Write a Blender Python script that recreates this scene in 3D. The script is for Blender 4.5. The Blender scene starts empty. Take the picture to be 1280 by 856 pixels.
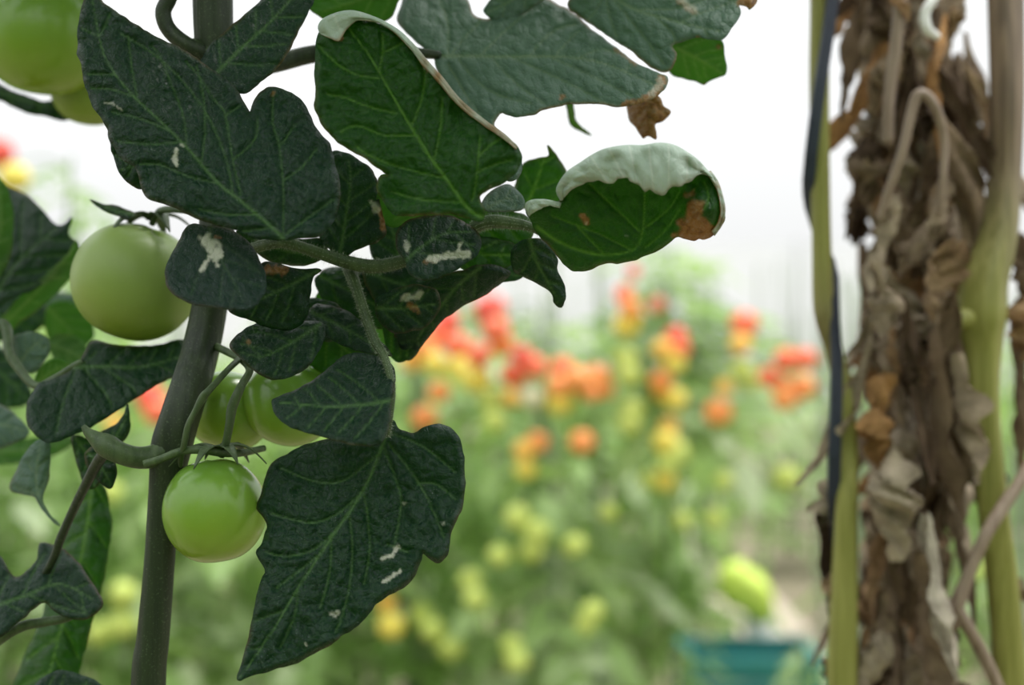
import bpy, math, random
import numpy as np
from mathutils import Vector, Matrix
from mathutils.geometry import delaunay_2d_cdt

random.seed(7); np.random.seed(7)
SC = bpy.context.scene
COL = SC.collection
R = math.radians

# ------------------------------------------------------------------ camera
CAM_H = 1.20
FPX = 1280 * 50.0 / 36.0            # focal length in pixels of a 1280 wide frame
FOCUS = 0.68
cam = bpy.data.cameras.new('camera'); cam_o = bpy.data.objects.new('camera', cam); COL.objects.link(cam_o)
cam.lens = 50; cam.sensor_width = 36; cam.clip_start = 0.02; cam.clip_end = 300
cam_o.location = (0, 0, CAM_H); cam_o.rotation_euler = (R(90), 0, 0)
cam.dof.use_dof = True; cam.dof.focus_distance = FOCUS; cam.dof.aperture_fstop = 4.0
cam.dof.aperture_blades = 0
SC.camera = cam_o

# ------------------------------------------------------------------ overcast sky, soft light through cloud
W = bpy.data.worlds.new('overcast_sky'); SC.world = W; W.use_nodes = True
nt = W.node_tree; nt.nodes.clear()
n_out = nt.nodes.new('ShaderNodeOutputWorld'); n_bg = nt.nodes.new('ShaderNodeBackground')
n_tc = nt.nodes.new('ShaderNodeTexCoord'); n_sep = nt.nodes.new('ShaderNodeSeparateXYZ')
n_mr = nt.nodes.new('ShaderNodeMapRange'); n_mix = nt.nodes.new('ShaderNodeMix'); n_mix.data_type = 'RGBA'
nt.links.new(n_tc.outputs['Generated'], n_sep.inputs[0]); nt.links.new(n_sep.outputs['Z'], n_mr.inputs['Value'])
n_mr.inputs['From Min'].default_value = 0.0; n_mr.inputs['From Max'].default_value = 1.0
HOR = 0.82
n_mix.inputs['A'].default_value = (HOR, HOR * 1.005, HOR * 1.0, 1)
n_mix.inputs['B'].default_value = (HOR * 2.9, HOR * 3.0, HOR * 3.05, 1)       # an overcast sky is about three times brighter overhead
nt.links.new(n_mr.outputs[0], n_mix.inputs['Factor']); nt.links.new(n_mix.outputs['Result'], n_bg.inputs['Color'])
n_bg.inputs['Strength'].default_value = 1.0
nt.links.new(n_bg.outputs[0], n_out.inputs['Surface'])

sun = bpy.data.lights.new('veiled_sun', 'SUN'); sun_o = bpy.data.objects.new('veiled_sun', sun); COL.objects.link(sun_o)
sun.energy = 3.2; sun.angle = R(20); sun.color = (1.0, 0.97, 0.92)
sun_o.location = (0, 0, 6); sun_o.rotation_euler = Vector((-0.30, -0.20, -1.0)).to_track_quat('-Z', 'Y').to_euler()

vs = SC.view_settings
vs.view_transform = 'Standard'; vs.look = 'None'; vs.gamma = 1.0; vs.use_curve_mapping = False; vs.exposure = 0.0

# ------------------------------------------------------------------ helpers
def P(px, py, d):
    """A point of the place: straight ahead distance d, seen at pixel px, py."""
    return np.array(((px - 640) / FPX * d, d, CAM_H + (428 - py) / FPX * d))

ORG = {}
def link(o, parent=None, world=(0, 0, 0)):
    COL.objects.link(o)
    w = Vector(world); ORG[o.name] = w
    if parent is not None:
        o.parent = parent; o.location = w - ORG[parent.name]
    else:
        o.location = w
    return o

def empty(name, world):
    o = bpy.data.objects.new(name, None); o.empty_display_size = 0.05
    return link(o, None, world)

def tag(o, label, cat, group=None, kind=None):
    o['label'] = label
    if cat: o['category'] = cat
    if group: o['group'] = group
    if kind: o['kind'] = kind
    return o

def mesh_obj(name, V, F, mats, parent=None, origin=None, smooth=True, marks=None, uv=None, fmat=None, label=None):
    V = np.asarray(V, float)
    if origin is None: origin = V.mean(0)
    me = bpy.data.meshes.new(name)
    me.from_pydata((V - np.asarray(origin)).tolist(), [], [list(map(int, f)) for f in F])
    for m in (mats if isinstance(mats, (list, tuple)) else [mats]): me.materials.append(m)
    if smooth: me.polygons.foreach_set('use_smooth', [True] * len(me.polygons))
    if fmat is not None: me.polygons.foreach_set('material_index', np.asarray(fmat, np.int32))
    if marks is not None:
        a = me.attributes.new('marks', 'FLOAT_COLOR', 'POINT')
        a.data.foreach_set('color', np.asarray(marks, np.float32).ravel())
    if uv is not None:
        a = me.attributes.new('leafpos', 'FLOAT_VECTOR', 'POINT')
        a.data.foreach_set('vector', np.asarray(uv, np.float32).ravel())
    me.update()
    o = bpy.data.objects.new(name, me)
    link(o, parent, origin)
    if label: o['label'] = label
    return o

def crom(pts, closed=False, step=3.0):
    """Catmull-Rom through pts (any dimension), about one sample per step measured in the first two coordinates."""
    p = np.asarray(pts, float); n = len(p); out = []
    for i in range(n if closed else n - 1):
        if closed: a, b, c, d = p[i - 1], p[i], p[(i + 1) % n], p[(i + 2) % n]
        else: a, b, c, d = p[max(i - 1, 0)], p[i], p[i + 1], p[min(i + 2, n - 1)]
        k = max(1, int(round(np.linalg.norm((c - b)[:2]) / step)))
        for j in range(k):
            t = j / k
            out.append(0.5 * (2 * b + (c - a) * t + (2 * a - 5 * b + 4 * c - d) * t * t + (3 * b - a - 3 * c + d) * t ** 3))
    if not closed: out.append(p[-1])
    return np.array(out)

def seg_dist(q, poly):
    """Distance of points q (n,2) to a polyline."""
    poly = np.asarray(poly, float)[:, :2]; best = np.full(len(q), 1e9)
    for a, b in zip(poly[:-1], poly[1:]):
        ab = b - a; L = ab @ ab + 1e-9
        t = np.clip(((q - a) @ ab) / L, 0, 1)
        best = np.minimum(best, np.linalg.norm(q - (a + t[:, None] * ab), axis=1))
    return best

def near_dist(q, poly, best, reach):
    """Lower best to the distance of q to the polyline where that is under reach."""
    p = np.asarray(poly, float); lo, hi = p.min(0) - reach, p.max(0) + reach
    i = np.nonzero((q[:, 0] > lo[0]) & (q[:, 0] < hi[0]) & (q[:, 1] > lo[1]) & (q[:, 1] < hi[1]))[0]
    if len(i): best[i] = np.minimum(best[i], seg_dist(q[i], p))

def inside(q, poly):
    x, y = q[:, 0], q[:, 1]; r = np.zeros(len(q), bool)
    px, py = poly[:, 0], poly[:, 1]; j = len(poly) - 1
    for i in range(len(poly)):
        c = ((py[i] > y) != (py[j] > y)) & (x < (px[j] - px[i]) * (y - py[i]) / (py[j] - py[i] + 1e-12) + px[i])
        r ^= c; j = i
    return r

_NT = {}
def _noise_table(seed):
    if seed not in _NT: _NT[seed] = np.random.RandomState(seed).uniform(-1, 1, (64, 64))
    return _NT[seed]
def vnoise(q, scale, seed):
    """Smooth value noise in 2D, range -1..1."""
    T = _noise_table(seed)
    u = q / scale; i = np.floor(u).astype(int); f = u - i; f = f * f * (3 - 2 * f)
    g = lambda a, b: T[a % 64, b % 64]
    x0, y0 = i[:, 0], i[:, 1]
    return (g(x0, y0) * (1 - f[:, 0]) + g(x0 + 1, y0) * f[:, 0]) * (1 - f[:, 1]) + (g(x0, y0 + 1) * (1 - f[:, 0]) + g(x0 + 1, y0 + 1) * f[:, 0]) * f[:, 1]

# ------------------------------------------------------------------ materials
class NT:
    def __init__(s, name):
        s.m = bpy.data.materials.new(name); s.m.use_nodes = True; s.t = s.m.node_tree; s.t.nodes.clear()
        s.out = s.n('ShaderNodeOutputMaterial')
    def n(s, typ, **kw):
        nd = s.t.nodes.new(typ)
        for k, v in kw.items(): setattr(nd, k, v)
        return nd
    def l(s, a, b): s.t.links.new(a, b)
    def val(s, x, sock):
        if hasattr(x, 'is_output'): s.l(x, sock)
        elif isinstance(x, (tuple, list)): sock.default_value = tuple(x) + ((1,) if len(x) == 3 and len(sock.default_value) == 4 else ())
        else: sock.default_value = x
    def mix(s, f, a, b):
        nd = s.n('ShaderNodeMix', data_type='RGBA')
        s.val(f, nd.inputs['Factor']); s.val(a, nd.inputs['A']); s.val(b, nd.inputs['B'])
        return nd.outputs['Result']
    def math(s, op, a, b=0.0, clamp=False):
        nd = s.n('ShaderNodeMath', operation=op, use_clamp=clamp); s.val(a, nd.inputs[0]); s.val(b, nd.inputs[1]); return nd.outputs[0]
    def ramp(s, f, stops):
        nd = s.n('ShaderNodeValToRGB'); cr = nd.color_ramp
        while len(cr.elements) > 1: cr.elements.remove(cr.elements[0])
        cr.elements[0].position = stops[0][0]; cr.elements[0].color = tuple(stops[0][1]) + (1,)
        for p, c in stops[1:]:
            e = cr.elements.new(p); e.color = tuple(c) + (1,)
        s.val(f, nd.inputs[0]); return nd.outputs[0]
    def rng(s, v, a, b, c=0.0, d=1.0):
        nd = s.n('ShaderNodeMapRange'); s.val(v, nd.inputs[0])
        for i, x in enumerate((a, b, c, d)): nd.inputs[i + 1].default_value = x
        return nd.outputs[0]
    def noise(s, vec, scale, detail=2.0, rough=0.5):
        nd = s.n('ShaderNodeTexNoise'); nd.inputs['Scale'].default_value = scale; nd.inputs['Detail'].default_value = detail
        nd.inputs['Roughness'].default_value = rough
        if vec is not None: s.l(vec, nd.inputs['Vector'])
        return nd.outputs['Fac']
    def bsdf(s, col, rough=0.5, spec=0.5, normal=None, **kw):
        nd = s.n('ShaderNodeBsdfPrincipled'); s.val(col, nd.inputs['Base Color']); s.val(rough, nd.inputs['Roughness'])
        nd.inputs['Specular IOR Level'].default_value = spec
        for k, v in kw.items(): s.val(v, nd.inputs[k])
        if normal is not None: s.l(normal, nd.inputs['Normal'])
        return nd.outputs[0]
    def bump(s, h, strength, dist, normal=None):
        nd = s.n('ShaderNodeBump'); nd.inputs['Strength'].default_value = strength; nd.inputs['Distance'].default_value = dist
        s.l(h, nd.inputs['Height'])
        if normal is not None: s.l(normal, nd.inputs['Normal'])
        return nd.outputs[0]
    def done(s, sh): s.l(sh, s.out.inputs['Surface']); return s.m

def leaf_mat(name, dark, mid, vein, trans, tfac=0.35, rough=0.45, spec=0.5, dust=0.5, bump=0.9, under=False):
    """Tomato leaf tissue. Attribute marks: r = vein, g = dry brown, b = pale scar."""
    k = NT(name)
    at = k.n('ShaderNodeAttribute', attribute_name='marks'); sp = k.n('ShaderNodeSeparateColor'); k.l(at.outputs['Color'], sp.inputs[0])
    pos = k.n('ShaderNodeAttribute', attribute_name='leafpos').outputs['Vector']
    vr = k.n('ShaderNodeTexVoronoi', feature='DISTANCE_TO_EDGE'); vr.inputs['Scale'].default_value = 1.6
    warp = k.n('ShaderNodeVectorMath', operation='ADD'); nz = k.n('ShaderNodeTexNoise'); nz.inputs['Scale'].default_value = 1.2
    k.l(pos, nz.inputs['Vector']); k.l(pos, warp.inputs[0])
    sc = k.n('ShaderNodeVectorMath', operation='SCALE'); sc.inputs['Scale'].default_value = 0.5; k.l(nz.outputs['Color'], sc.inputs[0]); k.l(sc.outputs[0], warp.inputs[1])
    k.l(warp.outputs[0], vr.inputs['Vector'])
    cell = k.rng(vr.outputs['Distance'], 0.0, 0.16)
    vb = k.n('ShaderNodeTexVoronoi', feature='DISTANCE_TO_EDGE'); vb.inputs['Scale'].default_value = 0.52; k.l(warp.outputs[0], vb.inputs['Vector'])
    big = k.math('POWER', k.rng(vb.outputs['Distance'], 0.0, 0.42), 0.6)
    base = k.mix(k.noise(pos, 0.45, 3), dark, mid)
    base = k.mix(k.math('MULTIPLY', k.math('SUBTRACT', 1.0, cell, True), 0.14), base, vein)
    base = k.mix(k.math('MULTIPLY', sp.outputs[0], 0.9), base, vein)
    if dust:
        spk = k.rng(k.noise(pos, 6.5, 2, 0.6), 0.655, 0.71)
        area = k.rng(k.noise(pos, 0.35, 2), 0.42, 0.62)
        base = k.mix(k.math('MULTIPLY', k.math('MULTIPLY', spk, area), dust), base, (0.34, 0.38, 0.36))
        base = k.mix(k.math('MULTIPLY', k.rng(k.noise(pos, 1.1, 5, 0.65), 0.45, 0.75), 0.07 * dust), base, (0.30, 0.36, 0.38))
    brown = k.ramp(k.noise(pos, 1.4, 4, 0.6), [(0.3, (0.10, 0.05, 0.02)), (0.5, (0.30, 0.16, 0.05)), (0.7, (0.33, 0.25, 0.165))])
    base = k.mix(sp.outputs[1], base, brown)
    base = k.mix(sp.outputs[2], base, (0.55, 0.55, 0.45))
    h = k.math('ADD', k.math('ADD', k.math('MULTIPLY', cell, 0.14), k.math('MULTIPLY', big, 0.55)), k.math('MULTIPLY', k.noise(pos, 5.0, 3), 0.10))
    nrm = k.bump(h, bump, 0.0016)
    r = k.math('ADD', rough, k.math('MULTIPLY', k.noise(pos, 2.0, 3), 0.15))
    b = k.bsdf(base, r, spec, nrm)
    tr = k.n('ShaderNodeBsdfTranslucent')
    tcol = k.mix(k.math('MAXIMUM', sp.outputs[1], 0.0), trans, (0.50, 0.25, 0.08))
    tcol = k.mix(k.math('MULTIPLY', sp.outputs[0], 0.4), tcol, (0.6, 0.75, 0.3))
    k.l(tcol, tr.inputs['Color'])
    mx = k.n('ShaderNodeMixShader'); mx.inputs[0].default_value = tfac
    k.l(b, mx.inputs[1]); k.l(tr.outputs[0], mx.inputs[2])
    return k.done(mx.outputs[0])

M = {}
M['leaf'] = leaf_mat('leaf_upper', (0.0026, 0.0125, 0.0098), (0.0055, 0.021, 0.0152), (0.070, 0.145, 0.045), (0.14, 0.40, 0.05), tfac=0.22, dust=0.6, rough=0.32, spec=0.20)
M['leaf_speckled'] = leaf_mat('leaf_upper_speckled', (0.0040, 0.013, 0.0125), (0.0065, 0.019, 0.018), (0.030, 0.06, 0.03), (0.14, 0.40, 0.05), tfac=0.22, dust=0.8, rough=0.38, spec=0.22)
M['leaf_under'] = leaf_mat('leaf_underside', (0.42, 0.52, 0.44), (0.50, 0.60, 0.52), (0.62, 0.67, 0.60), (0.25, 0.52, 0.10), tfac=0.25, rough=0.6, spec=0.3, dust=0.2, bump=0.4)
M['leaf_green'] = leaf_mat('leaf_upper_fresh', (0.0042, 0.021, 0.0055), (0.009, 0.036, 0.0085), (0.10, 0.22, 0.03), (0.22, 0.58, 0.04), tfac=0.28, dust=0.25, rough=0.34, spec=0.22)
M['leaf_green_under'] = leaf_mat('leaf_underside_fresh', (0.05, 0.12, 0.035), (0.08, 0.16, 0.05), (0.18, 0.28, 0.10), (0.30, 0.66, 0.06), tfac=0.4, rough=0.6, spec=0.3, dust=0.0)
M['leaf_dusty'] = leaf_mat('leaf_upper_dusty', (0.062, 0.112, 0.084), (0.098, 0.155, 0.122), (0.13, 0.19, 0.11), (0.16, 0.40, 0.06), tfac=0.25, dust=0.35, rough=0.45, spec=0.25)

def stem_mat(name, a, b, hair=(0.2, 0.25, 0.15), dry=(0.16, 0.11, 0.075), rough=0.5):
    k = NT(name)
    at = k.n('ShaderNodeAttribute', attribute_name='marks'); sp = k.n('ShaderNodeSeparateColor'); k.l(at.outputs['Color'], sp.inputs[0])
    tc = k.n('ShaderNodeTexCoord'); mp = k.n('ShaderNodeMapping'); mp.inputs['Scale'].default_value = (260, 260, 12); k.l(tc.outputs['Object'], mp.inputs[0])
    st = k.noise(mp.outputs[0], 1.0, 3)
    base = k.mix(k.rng(st, 0.3, 0.7), a, b)
    sp2 = k.rng(k.noise(tc.outputs['Object'], 900, 2), 0.6, 0.8)
    base = k.mix(k.math('MULTIPLY', sp2, 0.35), base, hair)
    base = k.mix(sp.outputs[1], base, k.mix(k.rng(st, 0.35, 0.7), dry, tuple(x * 2.0 for x in dry)))
    n1 = k.bump(st, 0.5, 0.0015)
    return k.done(k.bsdf(base, rough, 0.4, n1))
M['stem'] = stem_mat('stem_green', (0.010, 0.020, 0.007), (0.026, 0.042, 0.015))
M['stalk'] = stem_mat('leaf_stalk_green', (0.035, 0.062, 0.022), (0.075, 0.115, 0.045))
M['stem_old'] = stem_mat('stem_yellowing', (0.20, 0.205, 0.040), (0.32, 0.315, 0.085), (0.38, 0.36, 0.2), (0.12, 0.085, 0.055))
M['twig'] = stem_mat('twig_dry', (0.20, 0.14, 0.10), (0.33, 0.25, 0.19), (0.35, 0.28, 0.22))

def tomato_mat(name, shoulder, mid, blossom, sss=0.2, rough=0.22):
    k = NT(name)
    tc = k.n('ShaderNodeTexCoord'); z = k.n('ShaderNodeSeparateXYZ'); k.l(tc.outputs['Generated'], z.inputs[0])
    nz = k.noise(tc.outputs['Generated'], 3.0, 3)
    f = k.math('ADD', z.outputs['Z'], k.math('MULTIPLY', k.math('SUBTRACT', nz, 0.5), 0.25))
    base = k.ramp(f, [(0.05, blossom), (0.45, mid), (0.95, shoulder)])
    speck = k.rng(k.noise(tc.outputs['Generated'], 60, 2), 0.66, 0.74)
    base = k.mix(k.math('MULTIPLY', speck, 0.18), base, tuple(min(1, x * 1.7) for x in mid))
    nrm = k.bump(k.noise(tc.outputs['Generated'], 90, 3), 0.05, 0.0004)
    kw = {'Subsurface Weight': sss, 'Subsurface Radius': (0.010, 0.012, 0.004), 'Subsurface Scale': 0.6} if sss else {}
    return k.done(k.bsdf(base, rough, 0.45, nrm, **kw))
M['tomato'] = tomato_mat('tomato_skin_green', (0.12, 0.25, 0.030), (0.19, 0.33, 0.040), (0.24, 0.36, 0.030))
M['tomato_pale'] = tomato_mat('tomato_skin_pale_green', (0.20, 0.29, 0.070), (0.24, 0.33, 0.075), (0.23, 0.32, 0.030), rough=0.42)
for n, c in dict(red=(0.80, 0.085, 0.05), vermilion=(0.86, 0.17, 0.07), orange=(0.88, 0.32, 0.08), amber=(0.85, 0.48, 0.08), yellow=(0.80, 0.66, 0.10),
                 lime=(0.52, 0.62, 0.13), cream=(0.66, 0.66, 0.42), brick=(0.62, 0.20, 0.12)).items():
    M['t_' + n] = tomato_mat('tomato_skin_' + n, tuple(x * 0.95 for x in c), c, tuple(min(1, x * 1.08) for x in c), sss=0, rough=0.4)

def far_leaf_mat():
    k = NT('leaf_far')
    oi = k.n('ShaderNodeObjectInfo')
    base = k.ramp(oi.outputs['Random'], [(0.0, (0.15, 0.26, 0.065)), (0.45, (0.27, 0.41, 0.13)), (0.8, (0.40, 0.52, 0.23)), (1.0, (0.56, 0.64, 0.42))])  # greens paled to carry the haze and top light over the far rows
    b = k.bsdf(base, 0.5, 0.5)
    tr = k.n('ShaderNodeBsdfTranslucent'); k.val((0.48, 0.70, 0.20, 1), tr.inputs['Color'])
    mx = k.n('ShaderNodeMixShader'); mx.inputs[0].default_value = 0.4; k.l(b, mx.inputs[1]); k.l(tr.outputs[0], mx.inputs[2])
    return k.done(mx.outputs[0])
M['far_leaf'] = far_leaf_mat()
M['far_stem'] = NT('stem_far'); M['far_stem'] = M['far_stem'].done(M['far_stem'].bsdf((0.16, 0.24, 0.10), 0.6, 0.3))
k = NT('cane_pale'); tcn = k.n('ShaderNodeTexCoord'); M['cane'] = k.done(k.bsdf(k.mix(k.noise(tcn.outputs['Object'], 9), (0.22, 0.27, 0.19), (0.34, 0.38, 0.28)), 0.7, 0.2))

def dry_mat():
    k = NT('leaf_withered')
    oi = k.n('ShaderNodeObjectInfo'); tc = k.n('ShaderNodeTexCoord')
    hue = k.ramp(oi.outputs['Random'], [(0.0, (0.06, 0.038, 0.024)), (0.2, (0.16, 0.108, 0.068)), (0.5, (0.30, 0.22, 0.145)), (0.74, (0.46, 0.38, 0.28)), (0.86, (0.42, 0.22, 0.08)), (1.0, (0.52, 0.47, 0.38))])
    n1 = k.noise(tc.outputs['Object'], 70, 4, 0.65)
    base = k.mix(k.rng(n1, 0.35, 0.65), k.mix(0.55, hue, (0.03, 0.02, 0.013)), hue)
    nrm = k.bump(k.noise(tc.outputs['Object'], 220, 4, 0.6), 0.7, 0.0015)
    b = k.bsdf(base, 0.8, 0.15, nrm)
    tr = k.n('ShaderNodeBsdfTranslucent'); k.l(hue, tr.inputs['Color'])
    mx = k.n('ShaderNodeMixShader'); mx.inputs[0].default_value = 0.15; k.l(b, mx.inputs[1]); k.l(tr.outputs[0], mx.inputs[2])
    return k.done(mx.outputs[0])
M['dry'] = dry_mat()
k = NT('twine_blue'); tcn = k.n('ShaderNodeTexCoord'); M['twine'] = k.done(k.bsdf(k.mix(k.noise(tcn.outputs['Object'], 400, 3), (0.014, 0.018, 0.032), (0.036, 0.045, 0.075)), 0.45, 0.4))
k = NT('soil'); tcn = k.n('ShaderNodeTexCoord')
sv = k.noise(tcn.outputs['Object'], 1.2, 6, 0.6); sf = k.noise(tcn.outputs['Object'], 30, 5, 0.7)
M['soil'] = k.done(k.bsdf(k.mix(sf, k.mix(sv, (0.11, 0.10, 0.055), (0.21, 0.18, 0.12)), (0.28, 0.24, 0.17)), 0.9, 0.2, k.bump(sf, 0.6, 0.03)))
k = NT('path_earth'); tcn = k.n('ShaderNodeTexCoord'); sf = k.noise(tcn.outputs['Object'], 14, 6, 0.7)
M['path'] = k.done(k.bsdf(k.mix(sf, (0.42, 0.34, 0.27), (0.60, 0.52, 0.44)), 0.9, 0.2, k.bump(sf, 0.5, 0.02)))
def film_mat():
    k = NT('greenhouse_film'); tc = k.n('ShaderNodeTexCoord')
    b = k.bsdf((0.72, 0.73, 0.72), 0.5, 0.3); tr = k.n('ShaderNodeBsdfTranslucent'); k.val((0.80, 0.81, 0.80, 1), tr.inputs['Color'])
    mx = k.n('ShaderNodeMixShader'); mx.inputs[0].default_value = 0.6; k.l(b, mx.inputs[1]); k.l(tr.outputs[0], mx.inputs[2])
    return k.done(mx.outputs[0])
M['film'] = film_mat()
def plain(name, c, rough=0.5, var=0.15, scale=20):
    k = NT(name); tc = k.n('ShaderNodeTexCoord')
    return k.done(k.bsdf(k.mix(k.noise(tc.outputs['Object'], scale, 4), tuple(x * (1 - var) for x in c), tuple(min(1, x * (1 + var)) for x in c)), rough, 0.4))
M['teal'] = plain('plastic_teal', (0.030, 0.22, 0.22)); M['limeplastic'] = plain('film_lime', (0.62, 0.78, 0.12), 0.4); M['whitepost'] = plain('post_white', (0.75, 0.74, 0.72), 0.5)
M['pole'] = plain('galvanised_steel', (0.55, 0.57, 0.57), 0.4)

# ------------------------------------------------------------------ shape builders
def tube(name, pts, rad, mat, parent=None, sides=12, sub=6, ridge=0.0, marks_g=None, origin=None, label=None):
    """A stem through world points with a radius at each; smooth, capped."""
    p = np.asarray(pts, float); r = np.asarray(rad, float); n = len(p)
    g = np.zeros(n) if marks_g is None else np.asarray(marks_g, float)
    q = np.column_stack([p, r, g]); out = []
    for i in range(n - 1):
        a, b, c, d = q[max(i - 1, 0)], q[i], q[i + 1], q[min(i + 2, n - 1)]
        for j in range(sub):
            t = j / sub
            out.append(0.5 * (2 * b + (c - a) * t + (2 * a - 5 * b + 4 * c - d) * t * t + (3 * b - a - 3 * c + d) * t ** 3))
    out.append(q[-1]); q = np.array(out); p = q[:, :3]; r = np.maximum(q[:, 3], 1e-5); g = np.clip(q[:, 4], 0, 1)
    T = np.gradient(p, axis=0); T /= np.linalg.norm(T, axis=1)[:, None] + 1e-12
    u = np.cross(T[0], (0.31, 0.9, 0.2)); u /= np.linalg.norm(u)
    V = []; F = []; MK = []
    for i in range(len(p)):
        u = u - T[i] * (u @ T[i]); u /= np.linalg.norm(u) + 1e-12; w = np.cross(T[i], u)
        for s in range(sides):
            a = 2 * math.pi * s / sides; rr = r[i] * (1 + ridge * math.cos(4 * a + i * 0.06))
            V.append(p[i] + rr * (math.cos(a) * u + math.sin(a) * w)); MK.append((0, g[i], 0, 1))
    for i in range(len(p) - 1):
        for s in range(sides):
            s2 = (s + 1) % sides
            F.append((i * sides + s, i * sides + s2, (i + 1) * sides + s2, (i + 1) * sides + s))
    F.append(tuple(range(sides))[::-1]); F.append(tuple((len(p) - 1) * sides + s for s in range(sides)))
    return mesh_obj(name, V, F, mat, parent, origin=p[0] if origin is None else origin, marks=MK, label=label)

def ptube(name, pts, mat, parent=None, **kw):
    """tube() with points given as (px, py, distance, radius in px)."""
    return tube(name, [P(a, b, d) for a, b, d, r in pts], [r * d / FPX for a, b, d, r in pts], mat, parent, **kw)

def auto_veins(mid, outl, n=5, ang=50, seed=0):
    """Side veins leaving the midrib towards the tip and bending on to the margin."""
    rs = np.random.RandomState(seed); m = crom(mid, step=2.0); L = len(m); res = []; outl = outl[::4]
    for i in range(n):
        for s in (-1, 1):
            f = (i + 0.45 + rs.uniform(-0.15, 0.15) + (0.25 if s > 0 else 0)) / (n + 0.6)
            j = min(int(f * (L - 1)), L - 2); p = m[j].copy(); t = m[min(j + 4, L - 1)] - m[max(j - 4, 0)]; t /= np.linalg.norm(t) + 1e-9
            a = math.atan2(t[1], t[0]) + s * R(ang + rs.uniform(-6, 6)); pts = [p.copy()]
            for q in range(70):
                a -= s * R(0.9); p = p + 4 * np.array((math.cos(a), math.sin(a))); pts.append(p.copy())
            ins = inside(np.array(pts), outl); cut = int(np.argmin(ins[1:])) + 1 if not ins[1:].all() else len(pts); pts = pts[:cut]
            if len(pts) > 3: res.append(np.array(pts[:max(3, int(len(pts) * 0.92))]))
    return res

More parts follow.
